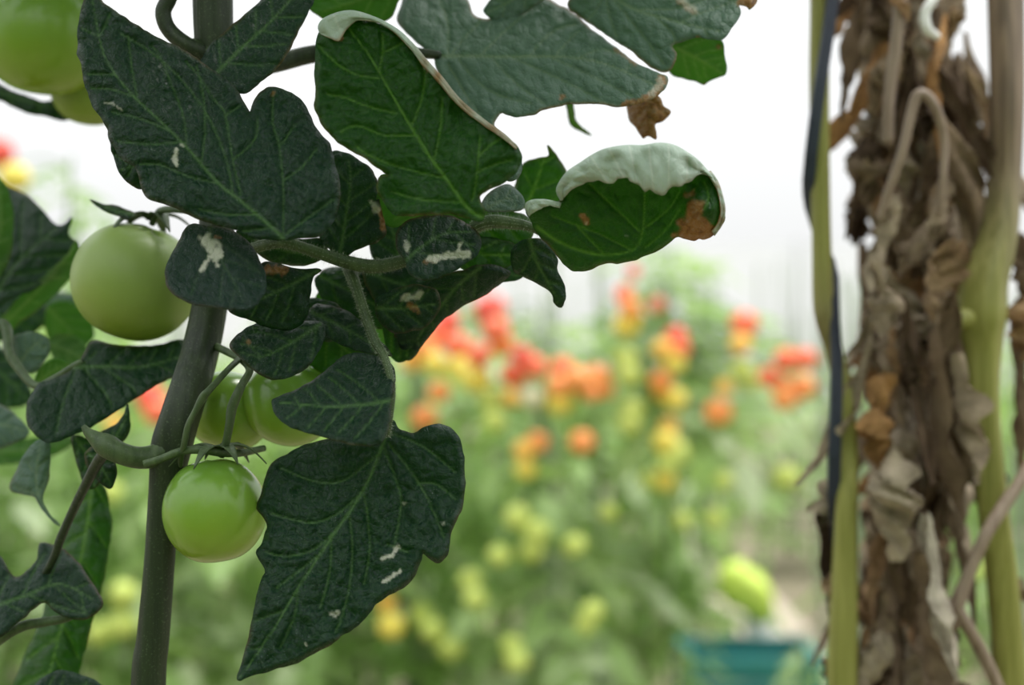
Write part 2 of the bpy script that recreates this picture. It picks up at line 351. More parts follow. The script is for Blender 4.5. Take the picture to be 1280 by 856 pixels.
def leaf(name, outline, mid, d, parent, veins=None, nv=5, tilt=(0.0, 0.35), fold=0.05, curve=0.0, amp=1.6, step=3.0, upper='leaf', under='leaf_under',
         flip=False, marks=(), flaps=(), wave=2.0, seed=1, thick=0.00035, rim=0.25, label=None, ctrl=None, vw=1.15):
    """One leaflet blade. Outline, midrib and side veins are given where they are seen; the blade is a real
    sheet in depth: tilt (dx, dy: mm of depth per px), a fold along the midrib, wavy margins, tissue puffed up between the veins."""
    o = np.asarray(outline, float); oc = crom(o, True, step)
    c0 = oc.mean(0); rs = np.random.RandomState(seed)
    nn = np.roll(oc, -1, 0) - np.roll(oc, 1, 0); nn = np.column_stack([nn[:, 1], -nn[:, 0]]); nn /= np.linalg.norm(nn, axis=1)[:, None] + 1e-9
    oc = oc + nn * (0.9 * vnoise(oc * 1.0 + 500, 8.0, seed)[:, None] + 1.0 * vnoise(oc + 200, 17.0, seed + 4)[:, None])
    lo, hi = oc.min(0), oc.max(0); g = []; row = 0
    y = lo[1]
    while y < hi[1]:
        xs = np.arange(lo[0] + (step / 2 if row % 2 else 0), hi[0], step); g.append(np.column_stack([xs, np.full(len(xs), y)])); y += step * 0.866; row += 1
    g = np.vstack(g) + rs.uniform(-0.15, 0.15, (sum(map(len, g)), 2)) * step
    g = g[inside(g, oc)]; g = g[seg_dist(g, np.vstack([oc, oc[:1]])) > step * 0.55]
    pts = np.vstack([oc, g]); n = len(oc)
    res = delaunay_2d_cdt([Vector(p) for p in pts], [(i, (i + 1) % n) for i in range(n)], [], 1, 1e-4)
    q = np.array([(v.x, v.y) for v in res[0]]); F = [tuple(f) for f in res[2]]
    midc = crom(mid, step=3.0)
    vv = [crom(v, step=4.0) for v in veins] if veins is not None else auto_veins(mid, oc, nv, seed=seed)
    if veins is not None and nv: vv = vv + [v for v in auto_veins(mid, oc, nv, seed=seed)[:] if min(seg_dist(v[len(v) // 2:len(v) // 2 + 1], w)[0] for w in vv) > 16]
    dm = seg_dist(q, midc); dv = np.full(len(q), 1e9); dt = np.full(len(q), 1e9)
    for v in vv: near_dist(q, v, dv, 60.0)
    for v in vv + [midc]:                                   # fine cross veins between the side veins
        sv = crom(v, step=2.0); s_ = 1; j = 5 + rs.randint(5)
        while j < len(sv) - 3:
            t_ = sv[min(j + 3, len(sv) - 1)] - sv[max(j - 3, 0)]; t_ = t_ / (np.linalg.norm(t_) + 1e-9); a = math.atan2(t_[1], t_[0]) + s_ * R(62 + rs.uniform(-12, 12)); p_ = sv[j].copy(); br = [p_.copy()]
            for _ in range(rs.randint(3, 6)):
                p_ = p_ + 5.0 * np.array((math.cos(a), math.sin(a))); a -= s_ * R(rs.uniform(-6, 18)); br.append(p_.copy())
            near_dist(q, br, dt, 24.0); s_ = -s_; j += rs.randint(4, 8)
    # side of the midrib
    de = seg_dist(q, np.vstack([oc, oc[:1]]))
    dall = np.minimum(dm * 0.8, dv)
    def depth(w, w_dm=None):
        w_dm = seg_dist(w, midc) if w_dm is None else w_dm
        z = -tilt[0] * (w[:, 0] - c0[0]) - tilt[1] * (w[:, 1] - c0[1]) + fold * w_dm + curve * 0.001 * w_dm ** 2
        z = z + wave * vnoise(w + seed * 37, 55.0, seed + 3) * np.clip(w_dm / 40, 0, 1) + 0.5 * wave * vnoise(w + seed * 11, 23.0, seed + 5) * np.clip(w_dm / 30, 0, 1)
        if ctrl:
            num = 0; den = 1e-6
            for cx, cy, cz, cr in ctrl:
                gz = np.exp(-((w[:, 0] - cx) ** 2 + (w[:, 1] - cy) ** 2) / (2 * cr * cr)); num = num + cz * gz
            z = z + num
        return z
    amp = amp * 2.3
    relief = amp * (1 - np.exp(-np.minimum(dall, dt * 1.0 + 4.0) / 8.5)) * np.clip(de / 6, 0.15, 1) + 0.25 * amp * vnoise(q + 90, 11.0, seed + 9) * np.clip(dall / 6, 0, 1)
    sgn = 1 if not flip else -0.7
    z = depth(q, dm) - sgn * relief
    D = d + z * 0.001
    V = np.array([P(a, b, c) for (a, b), c in zip(q, D)])
    wmid = vw * 1.35
    mk = np.zeros((len(q), 4)); mk[:, 3] = 1
    along = np.clip(np.linalg.norm(q - midc[0], axis=1) / (np.linalg.norm(midc[-1] - midc[0]) + 1e-6), 0, 1)
    mk[:, 0] = np.maximum(np.exp(-(dm / (wmid * (1.5 - along))) ** 2), 0.75 * np.exp(-(dv / vw) ** 2), 0.28 * np.exp(-(dt / vw) ** 2))
    mk[:, 1] = rim * np.exp(-(de / 2.0) ** 2) * np.clip(vnoise(q, 40, seed + 2) + 0.3, 0, 1)
    for kind, poly, rad, s in marks:
        dd = seg_dist(q, np.asarray(poly if len(poly) > 1 else [poly[0], (poly[0][0] + 0.1, poly[0][1])], float)) + rad * 0.45 * vnoise(q, max(4.0, rad * 0.6), seed + 21)
        ch = 1 if kind == 'brown' else 2
        mk[:, ch] = np.maximum(mk[:, ch], s * np.clip((rad - dd) / (rad * 0.35), 0, 1))
    uv = np.column_stack([q / 10.0, np.full(len(q), float(seed) * 3.1)])
    # wind all faces towards the camera
    def towards(Vx, f):
        a, b, c = Vx[f[0]], Vx[f[1]], Vx[f[2]]; nrm = np.cross(b - a, c - a)
        return nrm @ (np.array((0, 0, CAM_H)) - a) > 0
    Fa = np.array(F); cr = np.cross(V[Fa[:, 1]] - V[Fa[:, 0]], V[Fa[:, 2]] - V[Fa[:, 0]]); ok = np.einsum('ij,ij->i', cr, np.array((0, 0, CAM_H)) - V[Fa[:, 0]]) > 0
    F = [tuple(f) if k_ else tuple(f[::-1]) for f, k_ in zip(Fa.tolist(), ok)]
    Vl, Ul, Kl = [V], [uv], [mk]; nb = len(V)
    for fl in flaps:
        rimp, edge, rmm = fl['rim'], fl['edge'], fl['r']
        N = fl.get('n', 70); K = 26
        def resamp(p):
            p = crom(p, step=1.5); s = np.r_[0, np.cumsum(np.linalg.norm(np.diff(p, axis=0), axis=1))]; t = np.linspace(0, s[-1], N)
            return np.column_stack([np.interp(t, s, p[:, 0]), np.interp(t, s, p[:, 1])])
        a, b = resamp(rimp), resamp(edge); dep = depth(a); fv = np.zeros((N, K, 3)); fu = np.zeros((N, K, 3)); fk = np.zeros((N, K, 4)); fk[..., 3] = 1
        jag = vnoise(np.column_stack([np.arange(N) * 1.0, np.zeros(N)]), 4.0, seed + 33)
        for i in range(N):
            dirv = b[i] - a[i]; L = np.linalg.norm(dirv) + 1e-6; dirv = dirv / L
            L = L * (1 + 0.06 * jag[i])
            taper = min(1.0, 0.35 + 12 * min((i + 0.5) / N, 1 - (i + 0.5) / N))
            pxmm = FPX / d * 0.001
            rm = max(0.25, rmm * taper); rp = min(rm * pxmm, 0.5 * L)
            rm = max(rm * 0.5, rp / pxmm)
            for kk in range(K):
                t = kk / (K - 1)
                if t < 0.5:
                    th = math.pi * t / 0.5; s = rp * (1 - math.sin(th)); dz = -rm * (1 - math.cos(th))
                else:
                    w = (t - 0.5) / 0.5; s = rp + (L - rp) * w; dz = -2 * rm + 0.7 * rm * w * w
                wv = fl.get('wrk', 1.0) * (t > 0.2) * min(1, (t - 0.2) * 3)
                pp = a[i] + dirv * s
                dz += wv * 1.3 * vnoise(np.array([[i * 1.0, kk * 1.3]]), 9.0, seed + 51)[0] + wv * 0.5 * vnoise(np.array([[i * 1.0, kk * 1.0]]), 4.0, seed + 52)[0]
                lift = min(1.0, t / 0.25); fa = depth(pp[None])[0]; dd_ = dep[i] + dz - (amp * 0.9) * lift * taper
                if t > 0.5: dd_ = min(dd_, fa - amp - 0.7 * taper)
                fv[i, kk] = P(pp[0], pp[1], d + (dd_ + 0.2) * 0.001)
                fu[i, kk] = (i * 0.35 + 90, kk * 0.35, seed)
                e = 1 - t; fk[i, kk, 1] = fl.get('brown', 0.3) * math.exp(-(e / 0.07) ** 2) + fl.get('brownall', 0) * (0.5 + 0.5 * jag[i]) + fl.get('brown_end', 0) * min(1.0, max(0, (i / N - fl.get('brown_from', 0.45)) * 8)) * (0.65 + 0.35 * jag[i])
                fk[i, kk, 0] = 0.6 * (abs((i / 11.0) % 1 - 0.5) > 0.46) * (t > 0.3)
        fk[..., 1] = np.clip(fk[..., 1], 0, 1)
        base = nb; nb += N * K
        Vl.append(fv.reshape(-1, 3)); Ul.append(fu.reshape(-1, 3)); Kl.append(fk.reshape(-1, 4))
        VV = np.vstack(Vl); qd = [(base + i * K + kk, base + (i + 1) * K + kk, base + (i + 1) * K + kk + 1, base + i * K + kk + 1) for i in range(N - 1) for kk in range(K - 1)]
        vote = sum(1 if towards(VV, qd[i * (K - 1)]) else -1 for i in range(0, N - 1))
        if vote < 0: qd = [f[::-1] for f in qd]
        F += qd
    V = np.vstack(Vl); uv = np.vstack(Ul); mk = np.vstack(Kl)
    ms = [M[upper], M[under]] if not flip else [M[under], M[upper]]
    ob = mesh_obj(name, V, F, ms, parent, origin=P(mid[0][0], mid[0][1], d), marks=mk, uv=uv, label=label)
    sd = ob.modifiers.new('thickness', 'SOLIDIFY'); sd.thickness = thick; sd.offset = -1; sd.material_offset = 1; sd.material_offset_rim = 0
    return ob

def tomato_mesh(name, mat, seg=48, rings=32, lobes=5, lob=0.02, flat=0.93, dip=0.10, seed=0):
    V = []; F = []; rs = random.Random(seed); ph = rs.uniform(0, 6)
    for i in range(rings + 1):
        th = math.pi * i / rings
        for j in range(seg):
            a = 2 * math.pi * j / seg
            r = 1 + lob * math.cos(lobes * a + ph) * math.sin(th) ** 2 * (0.4 + 0.6 * (math.cos(th) > 0) * math.cos(th))
            x = r * math.sin(th); zz = math.cos(th) * flat
            zz -= dip * math.exp(-(th / 0.38) ** 2) * (1 + 0.3 * math.cos(lobes * a + ph)) ; zz += 0.05 * math.exp(-((math.pi - th) / 0.4) ** 2)
            V.append((x * math.cos(a), x * math.sin(a), zz))
    for i in range(rings):
        for j in range(seg):
            j2 = (j + 1) % seg; F.append((i * seg + j, (i + 1) * seg + j, (i + 1) * seg + j2, i * seg + j2))
    me = bpy.data.meshes.new(name); me.from_pydata(V, [], F); me.materials.append(mat); me.polygons.foreach_set('use_smooth', [True] * len(F)); me.update()
    return me

def sepal(name, base, direction, length, width, up, parent, droop=0.5, mat=None):
    """A narrow pointed sepal curving away from the stalk end, with thickness."""
    dr = np.asarray(direction, float); dr /= np.linalg.norm(dr); up = np.asarray(up, float); sd = np.cross(dr, up); sd /= np.linalg.norm(sd)
    V = []; F = []; n = 10
    for i in range(n + 1):
        t = i / n; w = width * (math.sin(math.pi * min(1, t * 0.85 + 0.15)) ** 0.7) * (1 - t * 0.6) if i < n else width * 0.04
        c = np.asarray(base) + dr * length * t + up * (0.15 * length * math.sin(math.pi * t) - droop * length * t * t)
        for s in (-1, -0.4, 0.4, 1): V.append(c + sd * w * s + up * (0.25 * w * abs(s)))
    for i in range(n):
        for s in range(3): F.append((i * 4 + s, i * 4 + s + 1, (i + 1) * 4 + s + 1, (i + 1) * 4 + s))
    o = mesh_obj(name, V, F, mat or M['stalk'], parent, origin=base)
    m = o.modifiers.new('thickness', 'SOLIDIFY'); m.thickness = 0.0006; m.offset = 0
    return o

# ------------------------------------------------------------------ the ground, path and greenhouse end wall
def grid_ground(name, x0, x1, y0, y1, n, z, amp, mat):
    xs, ys = np.linspace(x0, x1, n), np.linspace(y0, y1, n); X, Y = np.meshgrid(xs, ys)
    q = np.column_stack([X.ravel(), Y.ravel()]); Z = z + amp * (vnoise(q, 0.6, 5) + 0.5 * vnoise(q, 0.23, 6))
    V = np.column_stack([q, Z]); F = [(i * n + j, i * n + j + 1, (i + 1) * n + j + 1, (i + 1) * n + j) for i in range(n - 1) for j in range(n - 1)]
    return mesh_obj(name, V, F, mat, None, origin=(0, 0, 0))
g = grid_ground('floor', -22, 22, -6, 27, 140, -0.02, 0.012, M['soil'])
tag(g, 'bare brown soil ground of the greenhouse', 'ground', kind='structure')
pth = grid_ground('path', 0.93, 1.24, 3.0, 12.0, 60, 0.012, 0.008, M['path'])
tag(pth, 'pale trodden earth path between the rows', 'path', kind='structure')

def box(V, F, x0, x1, y0, y1, z0, z1):
    b = len(V); V += [(x, y, z) for z in (z0, z1) for x, y in ((x0, y0), (x1, y0), (x1, y1), (x0, y1))]
    F += [tuple(b + i for i in f) for f in ((3, 2, 1, 0), (4, 5, 6, 7), (0, 1, 5, 4), (1, 2, 6, 5), (2, 3, 7, 6), (3, 0, 4, 7))]
V = []; F = []; nx, nz = 60, 8; YW = 26.0
for j in range(nz + 1):
    for i in range(nx + 1): V.append((-22 + 44 * i / nx, YW + 0.05 * math.sin(i * 1.7), 3.0 * j / nz))
for j in range(nz):
    for i in range(nx): F.append((j * (nx + 1) + i, j * (nx + 1) + i + 1, (j + 1) * (nx + 1) + i + 1, (j + 1) * (nx + 1) + i))
w = mesh_obj('wall_back', V, F, M['film'], None, origin=(0, YW, 0)); tag(w, 'white translucent greenhouse film wall far behind the rows', 'wall', kind='structure')
for i in range(12):
    V = []; F = []; box(V, F, -0.03, 0.03, -0.03, 0.03, 0, 3.05)
    mesh_obj('wall_post', np.array(V) + np.array((-20 + i * 3.6, YW - 0.1, 0)), F, M['pole'], w, smooth=False)

# ------------------------------------------------------------------ rows of tomato plants in the background
def compound_leaf_mesh(name, seed, L=0.30):
    """A feathered tomato leaf: arched midrib and seven leaflets, each a cupped blade."""
    rs = random.Random(seed); V = []; F = []
    def mid(t): return np.array((L * t * (1 - 0.12 * t), 0.02 * math.sin(3 * t + seed), L * (0.22 * t - 0.62 * t * t)))
    n = 8; b = len(V)
    for i in range(n + 1):
        c = mid(i / n); r = 0.0035 * (1 - 0.7 * i / n)
        for s in range(4): V.append(c + np.array((0, r * math.cos(s * math.pi / 2), r * math.sin(s * math.pi / 2))))
    for i in range(n):
        for s in range(4): F.append((b + i * 4 + s, b + i * 4 + (s + 1) % 4, b + (i + 1) * 4 + (s + 1) % 4, b + (i + 1) * 4 + s))
    def blade(base, dr, ln, wd):
        dr = dr / np.linalg.norm(dr); sd = np.cross((0, 0, 1), dr); sd /= np.linalg.norm(sd); up = np.cross(dr, sd); b = len(V); m = 7
        roll = rs.uniform(-0.5, 0.5); sd2 = sd * math.cos(roll) + up * math.sin(roll); up2 = np.cross(dr, sd2)
        for i in range(m + 1):
            t = i / m; w = wd * (math.sin(math.pi * min(0.97, t ** 0.75))) * (1.12 if i % 2 else 0.9) + 0.001
            c = base + dr * ln * t - np.array((0, 0, 1)) * ln * 0.35 * t * t
            for s in (-1, -0.5, 0, 0.5, 1): V.append(c + sd2 * w * s + up2 * (-0.25 * w * s * s + 0.06 * w * (s != 0)))
        for i in range(m):
            for s in range(4): F.append((b + i * 5 + s, b + i * 5 + s + 1, b + (i + 1) * 5 + s + 1, b + (i + 1) * 5 + s))
    for t, ln in ((0.32, 0.085), (0.56, 0.105), (0.80, 0.10)):
        for s in (-1, 1):
            blade(mid(t + rs.uniform(-0.03, 0.03)), np.array((0.75, s * 1.0, rs.uniform(-0.35, 0.15))), ln * rs.uniform(0.85, 1.2), 0.030 * rs.uniform(0.85, 1.2))
    blade(mid(1.0), mid(1.0) - mid(0.85), 0.13, 0.040)
    me = bpy.data.meshes.new(name); me.from_pydata([tuple(v) for v in V], [], F); me.materials.append(M['far_leaf']); me.polygons.foreach_set('use_smooth', [True] * len(F)); me.update()
    return me
LEAFM = [compound_leaf_mesh('leaf', s) for s in range(8)]
SMALLT = {n: tomato_mesh('tomato', M['t_' + n], 20, 14, dip=0.06) for n in ('red', 'vermilion', 'orange', 'amber', 'yellow', 'lime', 'cream', 'brick')}

def stem_line(x, y, h, rs, n=7):
    return [np.array((x + rs.uniform(-0.015, 0.015), y + rs.uniform(-0.015, 0.015), h * i / (n - 1))) for i in range(n)]

class Plant:
    def __init__(s, px, d, h, seed, nl=26, zmin=0.15, spread=1.0):
        s.rs = random.Random(seed); s.x = (px - 640) / FPX * d; s.px = px; s.d = d; s.h = h; s.nl = nl; s.zmin = zmin; s.spread = spread; s.fr = []
    def build(s, label, group=None):
        rs = s.rs; root = empty('tomato_plant', (s.x, s.d, 0)); tag(root, label, 'plant', group)
        ln = stem_line(s.x, s.d, s.h, rs); tube('stem', ln, [0.009] * 4 + [0.007, 0.005, 0.003], M['far_stem'], root, sides=6, sub=2, origin=(s.x, s.d, 0))
        az = rs.uniform(0, 6.28)
        for i in range(s.nl):
            z = s.zmin + (s.h - s.zmin - 0.02) * (i + 0.5) / s.nl; az += 2.4 + rs.uniform(-0.4, 0.4)
            o = bpy.data.objects.new('leaf', rs.choice(LEAFM)); f = rs.uniform(0.66, 1.0) * (1.0 if z < s.h - 0.2 else 0.55) * s.spread
            o.scale = (f, f, f); o.rotation_euler = (rs.uniform(-0.3, 0.3), rs.uniform(-0.55, 0.35), az)
            link(o, root, (s.x, s.d, z))
        for px, py, col, size in s.fr:
            d = s.d - rs.uniform(0.34, 0.42); c = P(px, py, d); r = size * 0.5 * d / FPX
            o = bpy.data.objects.new('tomato', SMALLT[col]); o.scale = (r, r, r); o.rotation_euler = (rs.uniform(-0.4, 0.4), rs.uniform(-0.4, 0.4), rs.uniform(0, 6)); link(o, root, c)
            top = c + np.array((0, 0, r * 0.85)); a = np.array((s.x, s.d, max(0.05, min(s.h, c[2] + 0.07))))
            m = (a + top) / 2 + np.array((0, 0, 0.02)); tube('fruit_stalk', [a, m, top], [0.003, 0.003, 0.002], M['far_stem'], root, sides=5, sub=3)
        return root

FRUIT = [  # px, py, colour, size px
 (613, 388, 'red', 44), (620, 412, 'vermilion', 36), (627, 430, 'orange', 34), (559, 402, 'red', 32), (546, 418, 'vermilion', 32), (530, 436, 'orange', 32),
 (515, 451, 'amber', 30), (543, 454, 'yellow', 30), (572, 432, 'vermilion', 36), (598, 444, 'vermilion', 32), (574, 459, 'yellow', 34), (594, 472, 'yellow', 40),
 (549, 490, 'orange', 30), (531, 522, 'orange', 34), (613, 499, 'lime', 32), (618, 525, 'lime', 30), (585, 445, 'orange', 30),
 (642, 468, 'vermilion', 34), (668, 458, 'vermilion', 32), (653, 444, 'red', 26), (664, 496, 'cream', 32), (640, 497, 'amber', 24),
 (703, 460, 'vermilion', 30), (698, 482, 'orange', 30), (699, 502, 'yellow', 34), (722, 474, 'orange', 36), (747, 470, 'orange', 32), (756, 486, 'orange', 26), (738, 490, 'orange', 26),
 (792, 340, 'red', 18), (781, 368, 'vermilion', 26), (787, 384, 'orange', 26), (783, 405, 'yellow', 34), (793, 392, 'amber', 22), (821, 381, 'brick', 24),
 (845, 422, 'red', 30), (852, 436, 'vermilion', 22), (829, 436, 'amber', 28), (843, 453, 'yellow', 30), (826, 476, 'orange', 30), (843, 498, 'yellow', 32), (826, 490, 'amber', 22),
 (782, 448, 'lime', 32), (787, 468, 'lime', 32), (790, 512, 'lime', 32), (786, 530, 'lime', 30),
 (836, 532, 'amber', 24), (832, 552, 'yellow', 34), (845, 566, 'lime', 34), (834, 580, 'lime', 28),
 (930, 405, 'vermilion', 36), (926, 430, 'amber', 28), (927, 462, 'lime', 30), (938, 476, 'lime', 26),
 (898, 515, 'orange', 36), (906, 484, 'amber', 22), (983, 450, 'vermilion', 32), (1007, 449, 'vermilion', 30), (961, 472, 'vermilion', 28), (981, 498, 'orange', 32), (1003, 484, 'orange', 34), (975, 480, 'orange', 26),
 (727, 552, 'orange', 32), (672, 552, 'orange', 28), (655, 562, 'amber', 28), (657, 586, 'yellow', 28),
 (646, 646, 'lime', 34), (670, 664, 'lime', 34), (664, 688, 'lime', 32), (624, 694, 'lime', 30), (589, 725, 'lime', 32), (594, 748, 'lime', 30),
 (489, 782, 'yellow', 34), (484, 754, 'amber', 26), (528, 767, 'lime', 32), (541, 787, 'lime', 32), (563, 808, 'lime', 34), (740, 764, 'lime', 30), (732, 780, 'lime', 26),
 (646, 826, 'lime', 32), (640, 806, 'lime', 28), (983, 596, 'lime', 34), (893, 648, 'lime', 26), (718, 681, 'lime', 30), (830, 600, 'yellow', 30), (812, 600, 'lime', 26), (854, 650, 'lime', 24),
 (188, 497, 'red', 36), (197, 515, 'vermilion', 36), (143, 530, 'amber', 26), (155, 742, 'lime', 36), (153, 780, 'lime', 36), (125, 790, 'lime', 34), (18, 222, 'yellow', 40), (-4, 192, 'red', 44), (140, 615, 'lime', 30),
 (1284, 490, 'lime', 30), (1283, 550, 'lime', 28), (1216, 712, 'lime', 26), (905, 600, 'lime', 24), (760, 640, 'lime', 24)]

WHERE = {}
plants = []
rsd = random.Random(3)
for row, (d, spx, lo, hi) in enumerate(((3.55, 152, -60, 1400), (4.55, 126, -40, 1400), (5.8, 104, -60, 1400), (7.6, 92, -40, 1380), (10.2, 80, -40, 1360))):
    px = lo
    while px < hi:
        dd = d + rsd.uniform(-0.15, 0.15); x = (px - 640) / FPX * dd
        if not (0.66 < x < 1.34 and dd < 7) and not (row == 0 and 880 < px < 1015):
            p = Plant(px, dd, 1.16 + rsd.uniform(-0.10, 0.10) + (0.03 * row), int(px * 7 + row * 1000), nl=(54, 48, 36, 26, 22)[row], zmin=(0.12, 0.12, 0.15, 0.3, 0.5)[row])
            if 790 < px < 1075: p.zmin = 0.98 if row == 0 else 0.15                 # lower leaves stripped beside the path
            p.row = row; plants.append(p)
        px += spx * rsd.uniform(0.85, 1.15)
for row, d in ((0, 3.55), (1, 4.55), (2, 5.8), (3, 7.6)):
    for j in range(1, 6 + row):
        for px in (-70 - j * 0.32 * FPX / d, 1420 + j * 0.32 * FPX / d if j < 4 else None):
            if px is None: continue
            p = Plant(px, d + rsd.uniform(-.12, .12), 1.16 + rsd.uniform(-.1, .1), int(px * 3 + row), nl=(40, 34, 28, 22)[row]); p.row = 5; plants.append(p)
for f in FRUIT:
    c = [p for p in plants if (p.row == 0 if f[1] > 395 else p.row < 2)]
    p = min(c, key=lambda q: abs(q.px - f[0]) + (0 if q.row == 0 else 12) + (25 if len(q.fr) > 9 else 0))
    p.fr.append(f); p.h = max(p.h, CAM_H + (428 - f[1]) / FPX * p.d + 0.06)
CN = {'red': 'red', 'vermilion': 'orange-red', 'orange': 'orange', 'amber': 'amber', 'yellow': 'yellow', 'lime': 'lime-green', 'cream': 'cream', 'brick': 'brick-red'}
used = set()
for p in plants:
    if p.fr:
        cnt = {}
        for f in p.fr: cnt[CN[f[2]]] = cnt.get(CN[f[2]], 0) + 1
        names = sorted(cnt, key=lambda c: -cnt[c])[:3]
        where = 'at the far left' if p.px < 240 else 'left of centre' if p.px < 560 else 'near the centre' if p.px < 720 else 'right of centre' if p.px < 900 else 'before the withered plant' if p.px < 1080 else 'behind the withered plant'
        lab = '%s tomato plant %s bearing %s fruit' % ('nearer blurred' if p.row == 0 else 'blurred', where, ' and '.join(names))
        if lab in used: lab += ', the taller one' if p.h > 1.25 else ', further along the row'
        used.add(lab); p.build(lab, 'fruiting tomato plants of the background rows')
    elif p.row == 5: p.build('leafy green tomato plant of the background rows beyond the edge of the picture', 'row plants beyond the picture edge')
    elif p.row < 2: p.build('blurred leafy green tomato plant in the nearer background rows showing no fruit', 'leafy plants of the nearer rows')
    else: p.build('distant blurred green tomato plant in the far rows under the pale wall', 'plants of the far rows')
# unseen plants added behind the viewpoint to cut the light on the foreground
for i in range(22):
    y = -0.75 if i < 12 else -1.5; x = -2.2 + 0.4 * (i if i < 12 else i - 11.5) + rsd.uniform(-.08, .08)
    p = Plant(640, y, 1.95 + rsd.uniform(-.15, .15), 900 + i, nl=44, zmin=0.3, spread=1.25); p.x = x
    p.build('leafy green tomato plant added behind the viewpoint to shade the foreground, out of the picture', 'added shading plants behind the viewpoint')
# two low plants before the crate
for px_, d_, h_, sd_, lb_ in ((862, 3.5, 0.50, 71, 'small low leafy plant left of the teal crate'), (1004, 3.6, 0.47, 72, 'small low leafy plant right of the teal crate')):
    Plant(px_, d_, h_, sd_, nl=14, zmin=0.2, spread=0.62).build(lb_)
# pale canes the rows are tied to
for i in range(120):
    d = rsd.choice((3.75, 4.8, 6.0, 7.8, 9.0)) + rsd.uniform(-0.1, 0.1); px = rsd.uniform(480, 1330) if i % 5 else rsd.uniform(-40, 480); x = (px - 640) / FPX * d
    if 880 < px < 1010 and d < 5.2: continue
    h = rsd.uniform(1.30, 1.50) if d < 7 else rsd.uniform(1.35, 1.65)
    o = tube('support_cane', [(x, d, 0), (x + rsd.uniform(-.02, .02), d, h * 0.5), (x + rsd.uniform(-.03, .03), d, h)], [0.011, 0.010, 0.008], M['cane'], None, sides=7, sub=2)
    tag(o, 'thin pale support cane standing among the blurred background plants', 'cane', 'support canes in the rows')

# ------------------------------------------------------------------ crate, post and cover by the path
def crate():
    d = 3.86; cx, cz = (935 - 640) / FPX * d, 0.0; root = empty('plastic_crate', (cx, d, 0)); tag(root, 'teal plastic crate standing by the path, cut by the lower edge', 'crate')
    w, dp, h = 0.165, 0.13, 0.372
    def part(n, boxes):
        V = []; F = []
        for b in boxes: box(V, F, *b)
        mesh_obj(n, np.array(V) + np.array((cx, d, 0)), F, M['teal'], root, origin=(cx, d, 0), smooth=False)
    part('base', [(-w, w, -dp, dp, 0.005, 0.02)])
    for s in (-1, 1):
        part('side_panel', [(s * w - 0.006, s * w + 0.006, -dp, dp, 0.02 + k * 0.058, 0.066 + k * 0.058) for k in range(6)])
        part('side_panel', [(-w, w, s * dp - 0.006, s * dp + 0.006, 0.02 + k * 0.058, 0.066 + k * 0.058) for k in range(6)])
        for t in (-1, 1): part('corner_post', [(s * w - 0.013, s * w + 0.013, t * dp - 0.013, t * dp + 0.013, 0.005, h)])
    part('rim', [(-w - .015, w + .015, -dp - .015, -dp + .01, h - .02, h), (-w - .015, w + .015, dp - .01, dp + .015, h - .02, h), (-w - .015, -w + .01, -dp, dp, h - .02, h), (w - .01, w + .015, -dp, dp, h - .02, h)])
crate()
def marker():
    d = 4.03; x = (948 - 640) / FPX * d; root = empty('marker_post', (x, d, 0)); tag(root, 'white post with lime-green cover above the teal crate by the path', 'post')
    tube('post', [(x, d, 0), (x, d, 0.2), (x, d, 0.47)], [0.040, 0.040, 0.040], M['whitepost'], root, sides=14, sub=2)
    V = []; F = []; n = 18; prof = [(0.058, 0.435), (0.068, 0.455), (0.073, 0.495), (0.070, 0.53), (0.053, 0.55), (0.028, 0.56), (0.001, 0.562)]
    for r, z in prof:
        for i in range(n):
            a = 2 * math.pi * i / n; rr = r * (1 + 0.10 * math.sin(3 * a + z * 20))
            V.append((x - 0.035 + rr * 1.05 * math.cos(a), d + rr * math.sin(a), z - 0.02 * math.cos(a) + 0.01 * math.sin(2 * a)))
    for j in range(len(prof) - 1):
        for i in range(n): F.append((j * n + i, j * n + (i + 1) % n, (j + 1) * n + (i + 1) % n, (j + 1) * n + i))
    o = mesh_obj('cover', V, F, M['limeplastic'], root, origin=(x, d, 0.3), label='lime-green cover'); m = o.modifiers.new('thickness', 'SOLIDIFY'); m.thickness = 0.003
marker()

# ------------------------------------------------------------------ withered plant on the right
def crumpled_leaf_mesh(name, seed, L=0.09, W_=0.03):
    rs = np.random.RandomState(seed); nu, nv = 13, 22; V = []
    k = rs.uniform(-1, 1, 12)
    for j in range(nv + 1):
        t = j / nv; w = W_ * (math.sin(math.pi * min(0.96, 0.08 + t * 0.9)) ** 0.7) * (1 + 0.25 * math.sin(9 * t + k[0] * 6)) ; tw = k[1] * 2.2 * t + 0.5 * math.sin(5 * t + k[2] * 5)
        for i in range(nu):
            u = i / (nu - 1) * 2 - 1; roll = 2.4 * u + 0.8 * k[3]
            x = w * (math.sin(roll) * 0.5 + 0.45 * u); y = w * (0.6 * math.cos(roll * (1.1 + 0.4 * k[4])) + 0.34 * math.sin(7 * u + 15 * t + k[5] * 4) + 0.30 * math.sin(19 * t + 5 * u + k[6] * 5) + 0.15 * rs.uniform(-1, 1))
            x2 = x * math.cos(tw) - y * math.sin(tw); y2 = x * math.sin(tw) + y * math.cos(tw)
            z = -L * t + 0.10 * W_ * math.sin(6 * u + 9 * t + k[7] * 6) - (0.18 * W_ * rs.uniform(0, 1) if j == nv else 0)
            V.append((x2 + 0.010 * k[8] * math.sin(3 * t + k[9]), y2 + 0.012 * k[10] * math.sin(3 * t), z))
    F = [(j * nu + i, j * nu + i + 1, (j + 1) * nu + i + 1, (j + 1) * nu + i) for j in range(nv) for i in range(nu - 1)]
    me = bpy.data.meshes.new(name); me.from_pydata(V, [], F); me.materials.append(M['dry']); me.polygons.foreach_set('use_smooth', [True] * len(F)); me.update()
    return me
